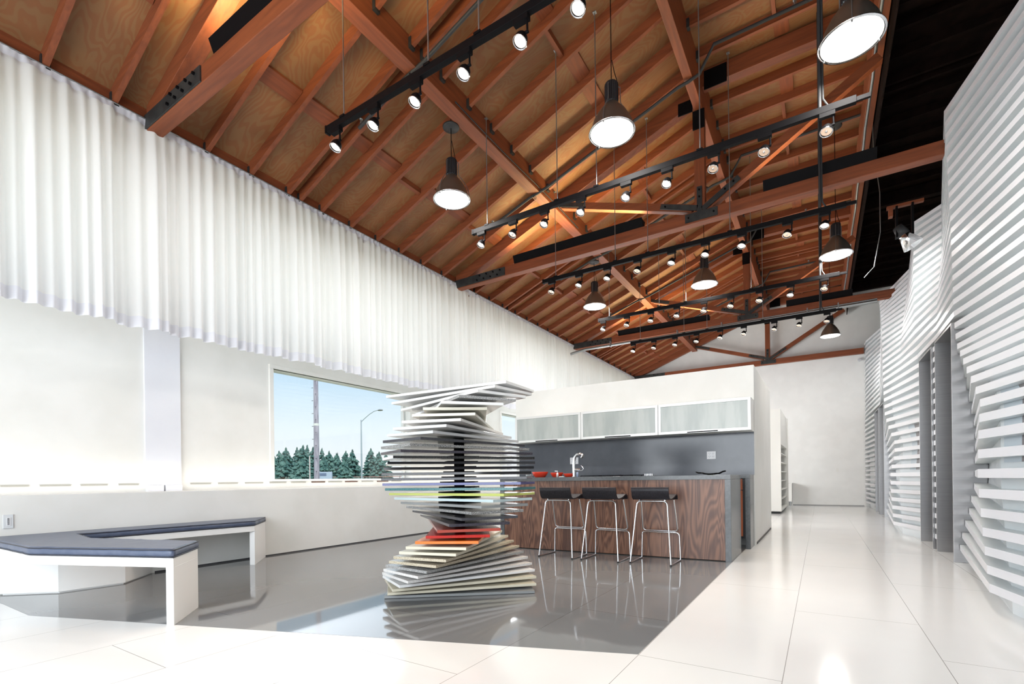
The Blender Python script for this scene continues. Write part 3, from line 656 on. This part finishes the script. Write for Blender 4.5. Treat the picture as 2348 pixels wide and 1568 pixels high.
# ================================================================== KITCHEN
def fy(x): return 5.875+(x+.84)*.055
xl, xr = -3.80, -.84
isl = thing('kitchen_island', (-2.3, 6.2, 0), 'long kitchen island faced in figured walnut under a charcoal stone waterfall top', 'kitchen island')
yb_ = 6.65
m = MB(); m.prism([(xl, fy(xl)-.01), (xr, fy(xr)-.01), (xr, yb_), (xl, yb_)], .920, .970); m.build('countertop', MQUARTZ, isl, bevel=.002)
m = MB(); m.prism([(xr-.062, fy(xr-.062)-.01), (xr, fy(xr)-.01), (xr, yb_), (xr-.062, yb_)], 0, .920); m.build('end_panel', MQUARTZ, isl, bevel=.002)
m = MB(); m.prism([(xl, fy(xl)-.01), (xl+.062, fy(xl+.062)-.01), (xl+.062, yb_), (xl, yb_)], 0, .920); m.build('end_panel', MQUARTZ, isl, bevel=.002)
m = MB(); m.prism([(xl+.062, fy(xl+.062)), (xr-.062, fy(xr-.062)), (xr-.062, fy(xr-.062)+.03), (xl+.062, fy(xl+.062)+.03)], 0.012, .920)
m.build('front_panel', MWALNUT, isl)
m = MB(); m.box(xl+.062, xr-.062, 5.93, yb_-.02, .08, .92); m.build('carcass', MDARKPL, isl)
# back counter
t_ = thing('base_cabinet', (-2.6, 7.25, 0), 'low base cabinet run behind the island with dark top and steel-grey end', 'cabinet')
m = MB(); m.box(-4.55, -.775, 7.04, 7.46, .925, .972); m.build('countertop', MQUARTZ, t_, bevel=.002)
m = MB(); m.box(-.835, -.775, 7.04, 7.46, 0, .925); m.build('end_panel', MQUARTZ, t_, bevel=.002)
m = MB(); m.box(-4.55, -.84, 7.10, 7.46, .13, .92); m.build('carcass', MDARKPL, t_)
x = -4.5
for j in range(6):
    m = MB(); m.box(x, x+.60, 7.075, 7.10, .16, .765); m.build('door', MCHERRY, t_)
    m = MB(); m.box(x, x+.60, 7.075, 7.10, .775, .92); m.build('drawer', MCHERRY, t_)
    x += .606
m = MB(); m.box(-4.55, -.766, 7.462, 7.479, .972, 1.565)
tag(m.build('backsplash', MSPLASH, loc=(-2.6, 7.47, .972)), 'slate-grey polished backsplash panel between worktop and glass-fronted cabinets', 'backsplash')
ux = [(-4.42, -3.203), (-3.197, -1.985), (-1.979, -.766)]
ul = ['left glass-fronted wall cabinet with blue window reflection', 'middle glass-fronted wall cabinet over the slate backsplash', 'right glass-fronted wall cabinet next to the kitchen wall corner']
for (a, b), lb in zip(ux, ul):
    t_ = thing('wall_cabinet', ((a+b)/2, 7.3, 1.565), lb, 'cabinet', 'glass-fronted wall cabinets')
    m = MB(); m.box(a, b, 7.14, 7.478, 1.565, 1.579); m.box(a, b, 7.14, 7.478, 1.986, 2.0); m.box(a, a+.014, 7.14, 7.478, 1.579, 1.986); m.box(b-.014, b, 7.14, 7.478, 1.579, 1.986); m.box(a, b, 7.46, 7.478, 1.579, 1.986)
    m.build('body', MTRIM, t_)
    d = MB(); w_ = .037
    d.box(a, b, 7.12, 7.138, 1.565, 1.565+w_); d.box(a, b, 7.12, 7.138, 2.0-w_, 2.0); d.box(a, a+w_, 7.12, 7.138, 1.565+w_, 2.0-w_); d.box(b-w_, b, 7.12, 7.138, 1.565+w_, 2.0-w_)
    dr = d.build('door_frame', mat('satin_aluminium', (.70, .70, .68), .3, .3), t_, bevel=.002)
    m = MB(); m.box(a+w_, b-w_, 7.127, 7.132, 1.565+w_, 2.0-w_); m.build('glass_panel', MFROST, dr)
    c = (a+b)/2; m = MB(); m.box(c-.20, c+.20, 7.100, 7.121, 1.573, 1.585); m.build('handle', MBLACK, dr)
def outlet(x0, x1, z0, z1, label, y=7.462):
    t_ = thing('power_outlet', ((x0+x1)/2, y, z0), label, 'outlet')
    m = MB(); m.box(x0, x1, y-.006, y, z0, z1); m.build('plate', MOUTLET, t_, bevel=.001)
    for px in (.3, .7):
        for pz in (.3, .7):
            X, Z = x0+(x1-x0)*px, z0+(z1-z0)*pz
            m = MB(); m.box(X-.011, X-.007, y-.0075, y-.005, Z+.002, Z+.012); m.box(X+.007, X+.011, y-.0075, y-.005, Z+.002, Z+.012); m.cyl((X, y-.0075, Z-.009), (X, y-.005, Z-.009), .003, 8)
            m.build('socket', MDARKPL, t_)
outlet(-3.55, -3.40, 1.19, 1.30, 'white four-socket outlet on the backsplash behind the tap')
outlet(-1.38, -1.26, 1.205, 1.315, 'white four-socket outlet at the right end of the backsplash')
# bowls
def bowl(x, y, r, h, lab):
    m = MB(); m.lathe([(.001, 0), (r*.55, 0), (r*.62, .004), (r*.85, h*.5), (r, h*.96), (r*.99, h), (r*.94, h*.97), (r*.80, h*.5), (r*.5, .012), (.001, .010)], (x, y, .970), 32)
    tag(m.build('bowl', MRED, loc=(x, y, .97)), lab, 'bowl', 'red bowls on the island')
bowl(-3.42, 6.18, .118, .080, 'largest of three red bowls, nearest the slab tower')
bowl(-3.17, 6.22, .094, .066, 'middle-sized red bowl behind the small white soap pump')
bowl(-2.97, 6.20, .080, .050, 'smallest red bowl, just left of the chrome tap')
m = MB(); m.lathe([(.001, 0), (.04, 0), (.06, .02), (.062, .045), (.058, .044), (.05, .018), (.001, .008)], (-3.60, 6.2, .97), 24)
tag(m.build('glass_dish', MGLASSB, loc=(-3.6, 6.2, .97)), 'little clear glass dish at the left end of the island', 'dish')
t_ = thing('soap_pump', (-3.10, 6.10, .97), 'small white soap pump in front of the middle red bowl', 'soap dispenser')
m = MB(); m.lathe([(.001, 0), (.016, 0), (.014, .045), (.012, .06), (.001, .062)], (-3.10, 6.10, .97), 16); m.build('bottle', MOUTLET, t_)
m = MB(); m.cyl((-3.10, 6.10, 1.03), (-3.10, 6.10, 1.052), .004, 8); m.tube([(-3.095, 6.10, 1.052), (-3.135, 6.09, 1.055)], .006, 8); m.build('pump_head', MOUTLET, t_)
m = MB(); m.lathe([(.001, 0), (.035, 0), (.037, .006), (.03, .011), (.001, .012)], (-3.01, 6.05, .97), 20)
tag(m.build('soap_dish', MOUTLET, loc=(-3.01, 6.05, .97)), 'tiny white soap dish left of the chrome tap', 'soap dish')
t_ = thing('kitchen_tap', (-2.87, 6.15, .97), 'tall curved chrome kitchen tap standing on the island', 'tap')
m = MB(); m.tube([(-2.87, 6.15, .97), (-2.87, 6.15, 1.16), (-2.868, 6.15, 1.20), (-2.855, 6.15, 1.245), (-2.825, 6.15, 1.275), (-2.785, 6.15, 1.287), (-2.75, 6.15, 1.278), (-2.735, 6.15, 1.258)], .016, 14, [.023, .021, .020, .019, .018, .017, .016, .016]); m.build('spout', MCHROME, t_)
m = MB(); m.cyl((-2.735, 6.15, 1.262), (-2.76, 6.15, 1.232), .018, 14); m.build('spray_nozzle', MCHROME, t_)
m = MB(); m.tube([(-2.86, 6.15, 1.068), (-2.77, 6.15, 1.066)], .019, 14); m.build('valve_body', MCHROME, t_)
m = MB(); m.tube([(-2.77, 6.15, 1.055), (-2.745, 6.15, 1.06), (-2.725, 6.15, 1.078), (-2.745, 6.15, 1.108), (-2.765, 6.15, 1.128)], .006, 8); m.build('lever', MCHROME, t_)
m = MB(); m.lathe([(.001, 0), (.032, 0), (.03, .008), (.022, .012)], (-2.87, 6.15, .97), 20); m.build('base_ring', MCHROME, t_)
m = MB(); m.lathe([(.001, 0), (.014, 0), (.013, .05), (.016, .06), (.001, .066)], (-2.81, 6.13, .97), 16)
tag(m.build('water_filter_tap', mat('pale_blue_plastic', (.45, .55, .75), .3), loc=(-2.81, 6.13, .97)), 'stubby pale blue dispenser at the foot of the tap', 'dispenser')
t_ = thing('cooktop', (-2.3, 6.25, .97), 'low black gas hob set into the island worktop', 'cooktop')
m = MB(); m.box(-2.74, -1.72, 6.0, 6.5, .97, .974); m.build('hob_plate', MDARKPL, t_)
for j in range(3):
    a = -2.72+j*.285; m = MB()
    m.box(a, a+.27, 6.03, 6.04, .980, .988); m.box(a, a+.27, 6.45, 6.46, .980, .988); m.box(a, a+.01, 6.03, 6.46, .980, .988); m.box(a+.26, a+.27, 6.03, 6.46, .980, .988)
    for q in (.06, .13, .20): m.box(a+q, a+q+.008, 6.03, 6.46, .980, .988)
    for q in (.0, .26):
        for yy in (6.03, 6.45): m.box(a+q, a+q+.01, yy, yy+.01, .974, .981)
    m.build('grate', MBLACK, t_)
for j in range(6):
    m = MB(); m.cyl((-1.845+j*.018, 6.02, .974), (-1.845+j*.018, 6.02, .998), .006, 10); m.build('knob', MCHROME, t_)
m = MB(); pts = []
for i in range(25):
    u = -1+2*i/24; hgt = .004+.030*u*u+(.006*math.sin(9*u) if abs(u) > .55 else 0)
    wd = .09*math.sqrt(max(0.02, 1-u*u*.9)); pts.append((-1.09+u*.165, hgt, wd))
vs = []
for x, h, w in pts: vs += [(x, 6.1-w, .971+h+.012), (x, 6.1, .971+h), (x, 6.1+w, .971+h+.012), (x, 6.1+w, .974+h+.012), (x, 6.1, .975+h), (x, 6.1-w, .974+h+.012)]
fs = [(i*6+j, (i+1)*6+j, (i+1)*6+(j+1) % 6, i*6+(j+1) % 6) for i in range(24) for j in range(6)]+[[0, 1, 2, 3, 4, 5], [149, 148, 147, 146, 145, 144]]
m.add(vs, fs, True); m.box(-1.12, -1.06, 6.07, 6.13, .970, .978)
tag(m.build('serving_dish', MBLACK, loc=(-1.09, 6.1, .97)), 'shallow black leaf-shaped dish at the right end of the island', 'dish')

# ================================================================== BAR STOOLS
def round_path(pts, r=.04, n=5):
    out = [Vector(pts[0])]
    for a, b, c in zip(pts, pts[1:], pts[2:]):
        a, b, c = Vector(a), Vector(b), Vector(c); p = b+(a-b).normalized()*r; q = b+(c-b).normalized()*r
        for i in range(n+1): t = i/n; out.append(p*(1-t)**2+b*2*t*(1-t)+q*t*t)
    out.append(Vector(pts[-1])); return out
def stool(cx, cy, label):
    t_ = thing('bar_stool', (cx, cy, 0), label, 'bar stool', 'bar stools at the island')
    yn, yf = cy-.22, cy+.20
    r_ = .0085
    m = MB(); m.tube(round_path([(cx-.222, yn, .012), (cx-.165, yn+.09, .690), (cx+.165, yn+.09, .690), (cx+.222, yn, .012)], .05), r_, 10); m.build('near_leg_loop', MCHROME, t_)
    m = MB(); m.tube(round_path([(cx-.185, yf-.12, .70), (cx-.20, yf-.01, .337), (cx+.20, yf-.01, .337), (cx+.185, yf-.12, .70)], .04), r_, 10); m.build('foot_rest', MCHROME, t_)
    m = MB(); m.tube(round_path([(cx-.222, yf, .012), (cx-.212, yf-.005, .318), (cx+.212, yf-.005, .318), (cx+.222, yf, .012)], .04), r_, 10); m.build('far_leg_loop', MCHROME, t_)
    for s_ in (-1, 1):
        m = MB(); m.tube([(cx+s_*.222, yn-.004, .0095), (cx+s_*.222, yf, .0095)], .009, 10); m.build('runner', MCHROME, t_)
        m = MB(); m.cyl((cx+s_*.222, yn-.006, 0), (cx+s_*.222, yn-.006, .02), .012, 10); m.build('foot_glide', MDARKPL, t_)
    m = MB(); m.tube([(cx-.14, yn+.09, .698), (cx-.14, yf-.12, .705)], .008, 8); m.tube([(cx+.14, yn+.09, .698), (cx+.14, yf-.12, .705)], .008, 8); m.build('under_frame', MCHROME, t_)
    prof = [(yn-.005, .842), (yn+.004, .80), (yn+.018, .755), (yn+.04, .722), (yn+.075, .706), (yn+.14, .705), (yn+.24, .722), (yn+.31, .742), (yn+.355, .748), (yn+.385, .735), (yn+.392, .70)]
    th_ = .013; outer = prof; inner = []
    for i, (y, z) in enumerate(prof):
        a = prof[max(0, i-1)]; b = prof[min(len(prof)-1, i+1)]; d = Vector((b[0]-a[0], b[1]-a[1])).normalized(); inner.append((y-d.y*th_, z+d.x*th_))
    m = MB(); n = len(prof); vs = []
    for x in (cx-.205, cx+.205): vs += [(x, y, z) for y, z in outer]+[(x, y, z) for y, z in inner]
    N2 = 2*n; fs = []
    for i in range(n-1): fs += [(i, i+1, N2+i+1, N2+i), (n+i+1, n+i, N2+n+i, N2+n+i+1)]
    fs += [(0, N2, N2+n, n), (n-1, n+n-1, N2+n+n-1, N2+n-1)]
    m.add(vs, fs, True); m.add(vs[:N2], [list(range(n))+list(range(2*n-1, n-1, -1))]); m.add(vs[N2:], [(list(range(n))+list(range(2*n-1, n-1, -1)))[::-1]])
    m.build('seat_shell', MSEAT, t_)
    return t_
S0 = stool(-2.69, 5.43, 'left black leather bar stool with chrome sled legs, nearest the slab tower')
dup(S0, loc=(-2.14, 5.455, 0), label='middle black leather bar stool with chrome sled legs at the island')
dup(S0, loc=(-1.575, 5.51, 0), label='right black leather bar stool with chrome sled legs, nearest the island end')

# ================================================================== SLATTED WALL
def lerp_tab(tab, z):
    if z <= tab[0][0]: return tab[0][1:]
    for a, b in zip(tab, tab[1:]):
        if z <= b[0]:
            t = (z-a[0])/(b[0]-a[0]); return tuple(p+(q-p)*t for p, q in zip(a[1:], b[1:]))
    return tab[-1][1:]
A1 = [(.1, .983, 4.6), (.5, .93, 4.5), (.9, .885, 4.4), (1.2, .90, 4.45), (1.5, 1.02, 4.98), (1.9, 1.115, 5.9), (2.3, 1.215, 6.8), (2.6, 1.22, 6.93), (3.6, 1.218, 7.0), (5, 1.178, 7.06)]
A2 = [(.1, 1.244), (.3, 1.27), (.45, 1.30), (.57, 1.33), (.7, 1.346), (.85, 1.374), (1.4, 1.384), (1.8, 1.33), (2.05, 1.30), (2.3, 1.25), (2.6, 1.225)]
V2 = [(2.6, 1.225, 7.9), (3.2, 1.30, 8.3), (4, 1.45, 8.9), (5, 1.55, 9.51)]
V3 = [(2.6, 1.205, 9.1), (3.2, 1.20, 9.3), (4, 1.23, 9.6), (5, 1.288, 9.9)]
V4 = [(2.6, 1.10, 10.0), (3.2, 1.17, 10.5), (4, 1.33, 11.3), (5, 1.504, 12.18)]
V5 = [(.12, 1.0, 10), (.66, .96, 9.9), (1.02, .96, 9.9), (1.21, 1.0, 9.9), (1.44, 1.03, 10), (1.57, 1.0, 10.1), (1.79, .96, 10.3), (2.03, .95, 10.6), (2.58, .97, 11), (3.85, 1.05, 12), (5, 1.178, 14.0)]
V6a = [(.1, 1.23), (.4, 1.28), (.8, 1.31), (1.04, 1.30), (1.31, 1.29), (1.57, 1.26), (1.82, 1.23), (2.6, 1.21)]
V6 = [(2.6, 1.21, 14.4), (3.2, 1.25, 15.0), (4, 1.34, 15.8), (5, 1.43, 16.5)]
V7 = [(2.6, 1.14, 17.4), (5, 1.177, 17.8)]
def v0(z):
    x, y = lerp_tab(A1, z); g = .17+.036*min(1, z/5); return (x+g*(y-.9), .9)
def sections(z):
    if z < 2.6:
        a2 = lerp_tab(A2, z)[0]; v6 = lerp_tab(V6a, z)[0]
        return [[v0(z), lerp_tab(A1, z), (a2, 6.955)], [(1.215, 9.08), lerp_tab(V5, z), (v6, 13.67)], [(1.20, 15.86), (1.13, 17.6), (1.15, 18.2)]], [[(1.222, 7.905), (1.222, 8.095)], [(1.222, 14.63), (1.222, 14.82)]]
    return [[v0(z), lerp_tab(A1, z), lerp_tab(V2, z), lerp_tab(V3, z)], [lerp_tab(V3, z), lerp_tab(V4, z), lerp_tab(V5, z), lerp_tab(V6, z)], [lerp_tab(V6, z), lerp_tab(V7, z), (1.16, 18.2)]], []
sw = thing('slatted_wall', (1.3, 9, 0), 'tall white folded wall of stacked horizontal slats along the right side', 'partition wall')
ZS = .165; DZ = .131; NL = 37
def strip(m, pts, z, d=.26, h=.058):
    for p, q in zip(pts, pts[1:]):
        v = [(p[0], p[1], z-h/2), (p[0]+d, p[1], z-h/2), (q[0]+d, q[1], z-h/2), (q[0], q[1], z-h/2), (p[0], p[1], z+h/2), (p[0]+d, p[1], z+h/2), (q[0]+d, q[1], z+h/2), (q[0], q[1], z+h/2)]
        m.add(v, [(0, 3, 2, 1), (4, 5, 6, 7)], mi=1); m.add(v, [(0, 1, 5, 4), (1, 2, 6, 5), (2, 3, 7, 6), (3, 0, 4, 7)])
parts = [MB(), MB(), MB()]
backs = [MB(), MB(), MB()]
for k_ in range(NL):
    z = ZS+k_*DZ; S, ex = sections(z)
    for i in range(3): strip(parts[i], S[i], z)
    for i, e_ in enumerate(ex): strip(parts[0 if i == 0 else 1], e_, z, .05)
def backing(mb, i, z0, z1, dx):
    a = sections(z0)[0][i]; b = sections(z1)[0][i]
    n = len(a)
    if len(b) != n: return
    for j in range(n-1):
        mb.add([(a[j][0]+dx, a[j][1], z0), (a[j+1][0]+dx, a[j+1][1], z0), (b[j+1][0]+dx, b[j+1][1], z1), (b[j][0]+dx, b[j][1], z1)], [(0, 1, 2, 3)])
        mb.add([(a[j][0]+dx+.02, a[j][1], z0), (a[j+1][0]+dx+.02, a[j+1][1], z0), (b[j+1][0]+dx+.02, b[j+1][1], z1), (b[j][0]+dx+.02, b[j][1], z1)], [(3, 2, 1, 0)])
zl = [0.0]+[ZS+k_*DZ for k_ in range(NL)]
for i in range(3):
    for a, b in zip(zl, zl[1:]):
        if a < 2.6 <= b: backing(backs[i], i, a, 2.5999, .11); backing(backs[i], i, 2.6001, b, .11)
        else: backing(backs[i], i, a, b, .11)
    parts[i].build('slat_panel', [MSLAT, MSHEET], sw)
    backs[i].build('backing_panel', MBACK, sw)
# glazed panes glimpsed between the slats
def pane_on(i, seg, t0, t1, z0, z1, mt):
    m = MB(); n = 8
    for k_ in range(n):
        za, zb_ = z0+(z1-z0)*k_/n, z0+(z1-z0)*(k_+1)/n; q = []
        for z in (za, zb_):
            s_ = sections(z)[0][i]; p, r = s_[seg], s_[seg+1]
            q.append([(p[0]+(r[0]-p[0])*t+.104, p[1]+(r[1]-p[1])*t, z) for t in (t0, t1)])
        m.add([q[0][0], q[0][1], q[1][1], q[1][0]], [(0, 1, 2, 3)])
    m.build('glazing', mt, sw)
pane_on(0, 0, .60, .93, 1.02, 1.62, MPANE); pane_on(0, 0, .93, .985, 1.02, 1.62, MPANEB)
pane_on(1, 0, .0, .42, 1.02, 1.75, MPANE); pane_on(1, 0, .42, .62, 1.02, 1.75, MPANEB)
# steel portals
def portal(y0, y1, label):
    t_ = thing('steel_portal', (1.21, (y0+y1)/2, 0), label, 'doorway', 'steel portals in the slatted wall')
    x0, x1, h, t = 1.205, 2.1, 2.575, .022
    m = MB(); m.box(x0, x1, y0, y0+t, 0, h); m.build('jamb', MSTEEL, t_, bevel=.002)
    m = MB(); m.box(x0, x1, y1-t, y1, 0, h); m.build('jamb', MSTEEL, t_, bevel=.002)
    m = MB(); m.box(x0, x1, y0+t, y1-t, h-t, h); m.build('header', MSTEEL, t_)
    m = MB(); m.box(x1-.04, x1, y0+t, y1-t, 0, h-t); m.build('back_panel', MWALL, t_)
    return t_
pa = portal(6.975, 7.885, 'nearest tall brushed steel portal in the slatted wall')
dup(pa, loc=(1.21, 8.12+.455, 0), label='second brushed steel portal, just beyond the nearest one')
dup(pa, loc=(1.21, 13.69+.455, 0), label='third steel portal, first of the far pair down the hallway')
dup(pa, loc=(1.21, 14.85+.455, 0), label='farthest steel portal, close to the white end wall')

# ================================================================== HALLWAY FURNITURE
t_ = thing('shelf_unit', (-1.1, 15.3, 0), 'tall white shelf unit standing in the hallway past the kitchen wall', 'shelf unit')
m = MB(); m.box(-1.5, -.83, 13.95, 14.0, .06, 2.64); m.box(-1.5, -1.2, 14.0, 16.5, .06, 2.64); m.box(-1.2, -.83, 14.0, 16.5, 1.75, 2.64); m.box(-1.2, -.83, 14.0, 16.5, .06, .11); m.box(-1.5, -.80, 16.5, 16.58, .06, 2.64); m.build('body', MTRIM, t_, bevel=.003)
for j in range(6):
    z = .35+j*.235; m = MB(); m.box(-1.2, -.84, 14.0, 16.5, z, z+.02); m.build('shelf', MTRIM, t_)
m = MB(); m.box(-1.48, -.86, 14.0, 16.5, 0, .06); m.build('plinth', MPIPE, t_)
t_ = thing('small_cabinet', (-.95, 17.9, 0), 'small white cabinet on a leg against the far end wall', 'cabinet')
m = MB(); m.box(-1.4, -.765, 17.7, 18.2, .145, .70); m.build('body', MTRIM, t_); m = MB(); m.box(-1.4, -.755, 17.69, 18.21, .70, .722); m.build('top', MTRIM, t_)
for x in (-1.36, -.82):
    m = MB(); m.box(x, x+.03, 17.74, 17.77, 0, .145); m.build('leg', MGREYM, t_)
m = MB(); m.cyl((1.04, 18.22, 4.45), (1.04, 18.17, 4.45), .05, 16); m.lathe([(.001, .05), (.03, .045), (.05, .02), (.055, 0)], (1.07, 18.15, 4.42), 16)
tag(m.build('wall_fixture', mat('frosted_fixture', (.62, .63, .65), .3), loc=(1.05, 18.2, 4.4)), 'little round grey fixture high on the end wall beside the slats', 'wall fixture')
m = MB(); m.box(.41, .48, 18.212, 18.221, 1.06, 1.17)
tag(m.build('blank_plate', MTRIM, loc=(.44, 18.21, 1.06)), 'faint white blank plate low on the far end wall', 'wall plate')

# ================================================================== OUTSIDE THE WINDOW
m = MB(); m.box(-160, -6.7, -60, 160, -.6, -.5)
tag(m.build('ground', mottled('dry_grass', (.20, .24, .11), (.30, .30, .18), .3, .9)), 'flat ground outside the window', 'ground', kind='structure')
MTREE = mottled('conifer_green', (.04, .11, .10), (.11, .21, .18), 1.1, .8, 3); MTRUNK = mat('bark', (.10, .07, .05), .9)
def conifer(x, y, top, seed):
    rnd = random.Random(seed); h = top+.5; t_ = thing('conifer', (x, y, -.5), '', 'tree', 'conifers beyond the window')
    m = MB(); m.tube([(x, y, -.5), (x, y, top-.5)], .2, 6, [.22, .04]); m.build('trunk', MTRUNK, t_)
    m = MB(); R = rnd.uniform(2.4, 3.1)*(.75 if top < 5 else 1); nt_ = 14
    for i in range(nt_):
        f = i/(nt_-1); z = -.2+f*(h-.5); r = R*(1-f)**.62+.1; n = int(9+r*5)
        for j in range(n):
            a = 2*PI*(j+rnd.random())/n; rr = r*rnd.uniform(.6, 1.1); zz = z+rnd.uniform(-.35, .35); w = .22+.16*(1-f)
            ca, sa = math.cos(a), math.sin(a); tip = Vector((x+rr*ca, y+rr*sa, zz+.20*rnd.uniform(-1, .8)))
            root = Vector((x+.1*ca, y+.1*sa, zz+.55)); sd = Vector((-sa, ca, 0))*w; mid = root.lerp(tip, .62)
            m.add([root, mid+sd+Vector((0, 0, -.12)), tip, mid-sd+Vector((0, 0, -.12)), mid+Vector((0, 0, .26)), mid+Vector((0, 0, -.34))], [(0, 1, 4), (1, 2, 4), (2, 3, 4), (3, 0, 4), (1, 0, 5), (2, 1, 5), (3, 2, 5), (0, 3, 5)])
    m.build('foliage', MTREE, t_); return t_
tops = [[-94.76, 58.44, 6.4], [-104.28, 65.86, 7.63], [-86.53, 56.07, 6.99], [-110.46, 74.55, 9.01], [-72.28, 49.87, 6.51], [-101.43, 71.08, 9.01], [-73.96, 52.98, 6.49], [-107.64, 79.64, 9.01], [-84.08, 63.92, 6.76], [-64.77, 50.69, 4.98], [-88.94, 71.93, 7.17], [-72.1, 59.83, 6.13], [-82.96, 73.81, 7.71], [-72.33, 66.41, 6.05], [-90.65, 85.45, 7.43]]
extra = [[-69.92, 45.22, 4.18], [-65.12, 44.84, 3.95], [-65.74, 49.02, 4.33], [-59.57, 47.95, 3.87]]
tl = ['leftmost conifer, cut by the window frame', 'second conifer from the window frame', 'third conifer from the window frame, tall', 'fourth conifer, left of the tallest one', 'fifth conifer, front of the tall pair left of the thick pole',
      'tallest conifer, just left of the thick pole', 'conifer directly behind the thick pole', 'conifer just right of the thick pole', 'conifer above the little pale sign box', 'lower conifer between sign box and street lamp',
      'pointed conifer left of the street lamp, first of two', 'conifer nearest the left side of the street lamp', 'lone pointed conifer right of the street lamp', 'conifer half hidden by the slab tower', 'conifer mostly hidden behind the slab tower',
      'low bushy conifer in front of the leftmost trees', 'low bushy conifer left of the thick white-banded pole', 'low bushy conifer right of the thick pole', 'low bushy conifer behind the sign box']
for i, (x, y, z) in enumerate(tops+extra): conifer(x, y, z, i)['label'] = tl[i]
t_ = thing('utility_pole', (-27.88, 20.23, -.5), 'thick wooden utility pole with climbing pegs outside the window', 'pole')
m = MB(); m.tube([(-27.88, 20.23, -.5), (-27.88, 20.23, 4.6)], .18, 16, [.185, .165]); m.tube([(-27.88, 20.23, 4.75), (-27.88, 20.23, 12)], .15, 16, [.155, .13]); m.build('shaft', mottled('weathered_pole', (.46, .42, .50), (.30, .27, .34), 3, .8, stretch=(4, 4, .5)), t_)
m = MB(); m.cyl((-27.88, 20.23, 4.6), (-27.88, 20.23, 4.75), .168, 16); m.build('band', MTRIM, t_)
for j in range(18):
    z = 1.2+j*.42; s_ = 1 if j % 2 else -1; m = MB(); m.cyl((-27.88+.10*s_, 20.23-.13, z), (-27.88+.22*s_, 20.23-.16, z), .016, 6); m.build('peg', MPIPE, t_)
t_ = thing('street_lamp', (-38.1, 32.71, -.5), 'slim grey street lamp with a curved arm outside the window', 'street lamp')
m = MB(); m.tube([(-38.1, 32.71, -.5), (-38.1, 32.71, 6.95)], .08, 10, [.10, .06]); m.build('pole', mat('pale_grey_steel', (.42, .48, .53), .4, .4), t_)
m = MB(); m.tube([(-38.1, 32.71, 6.75), (-37.8, 32.9, 7.1), (-37.4, 33.15, 7.5), (-37.0, 33.4, 7.8), (-36.7, 33.6, 7.88)], .04, 8); m.build('arm', bpy.data.materials['pale_grey_steel'], t_)
m = MB(); m.lathe([(.001, .08), (.12, .06), (.2, 0), (.16, -.07), (.001, -.1)], (-36.5, 33.72, 7.9), 14, Matrix.Diagonal((1.7, 1.1, 1))); m.build('lamp_head', MGREYM, t_)
m = MB(); m.cyl((-53.02, 37.49, -.5), (-53.02, 37.49, 4.1), .07, 8)
tag(m.build('thin_pole', mat('pale_pink_paint', (.75, .62, .62), .6), loc=(-53.02, 37.49, -.5)), 'thin pale pole left of the thick utility pole', 'pole')
t_ = thing('sign_box', (-60, 44.9, -.5), 'pale blue gridded roadside box beside the thick pole', 'sign')
m = MB(); m.beam((-60.8, 44.4, 1.35), (-59.15, 45.45, 1.35), .3, 2.0); m.build('panel', mat('pale_blue_panel', (.45, .52, .66), .5), t_)
m = MB(); m.beam((-60.62, 44.38, 1.95), (-59.75, 44.93, 1.95), .12, .38); m.build('window_band', mat('dark_blue_panel', (.16, .20, .32), .4), t_)
m = MB(); m.cyl((-60, 44.9, -.5), (-60, 44.9, .4), .2, 8); m.build('base', MGREYM, t_)
t_ = thing('roadside_fence', (-56, 53, -.5), 'low reddish fence line far outside under the conifers', 'fence')
m = MB(); m.beam((-63.4, 48.7, 1.60), (-46, 60, 1.52), .05, .12); m.beam((-63.4, 48.7, 1.25), (-46, 60, 1.2), .05, .10); m.build('rail', mat('rust_paint', (.40, .22, .19), .7), t_)
for j in range(9):
    f = j/8; p = Vector((-63.4, 48.7, 0)).lerp(Vector((-46, 60, 0)), f); m = MB(); m.cyl((p.x, p.y, -.5), (p.x, p.y, 1.7), .06, 6); m.build('post', MGREYM, t_)
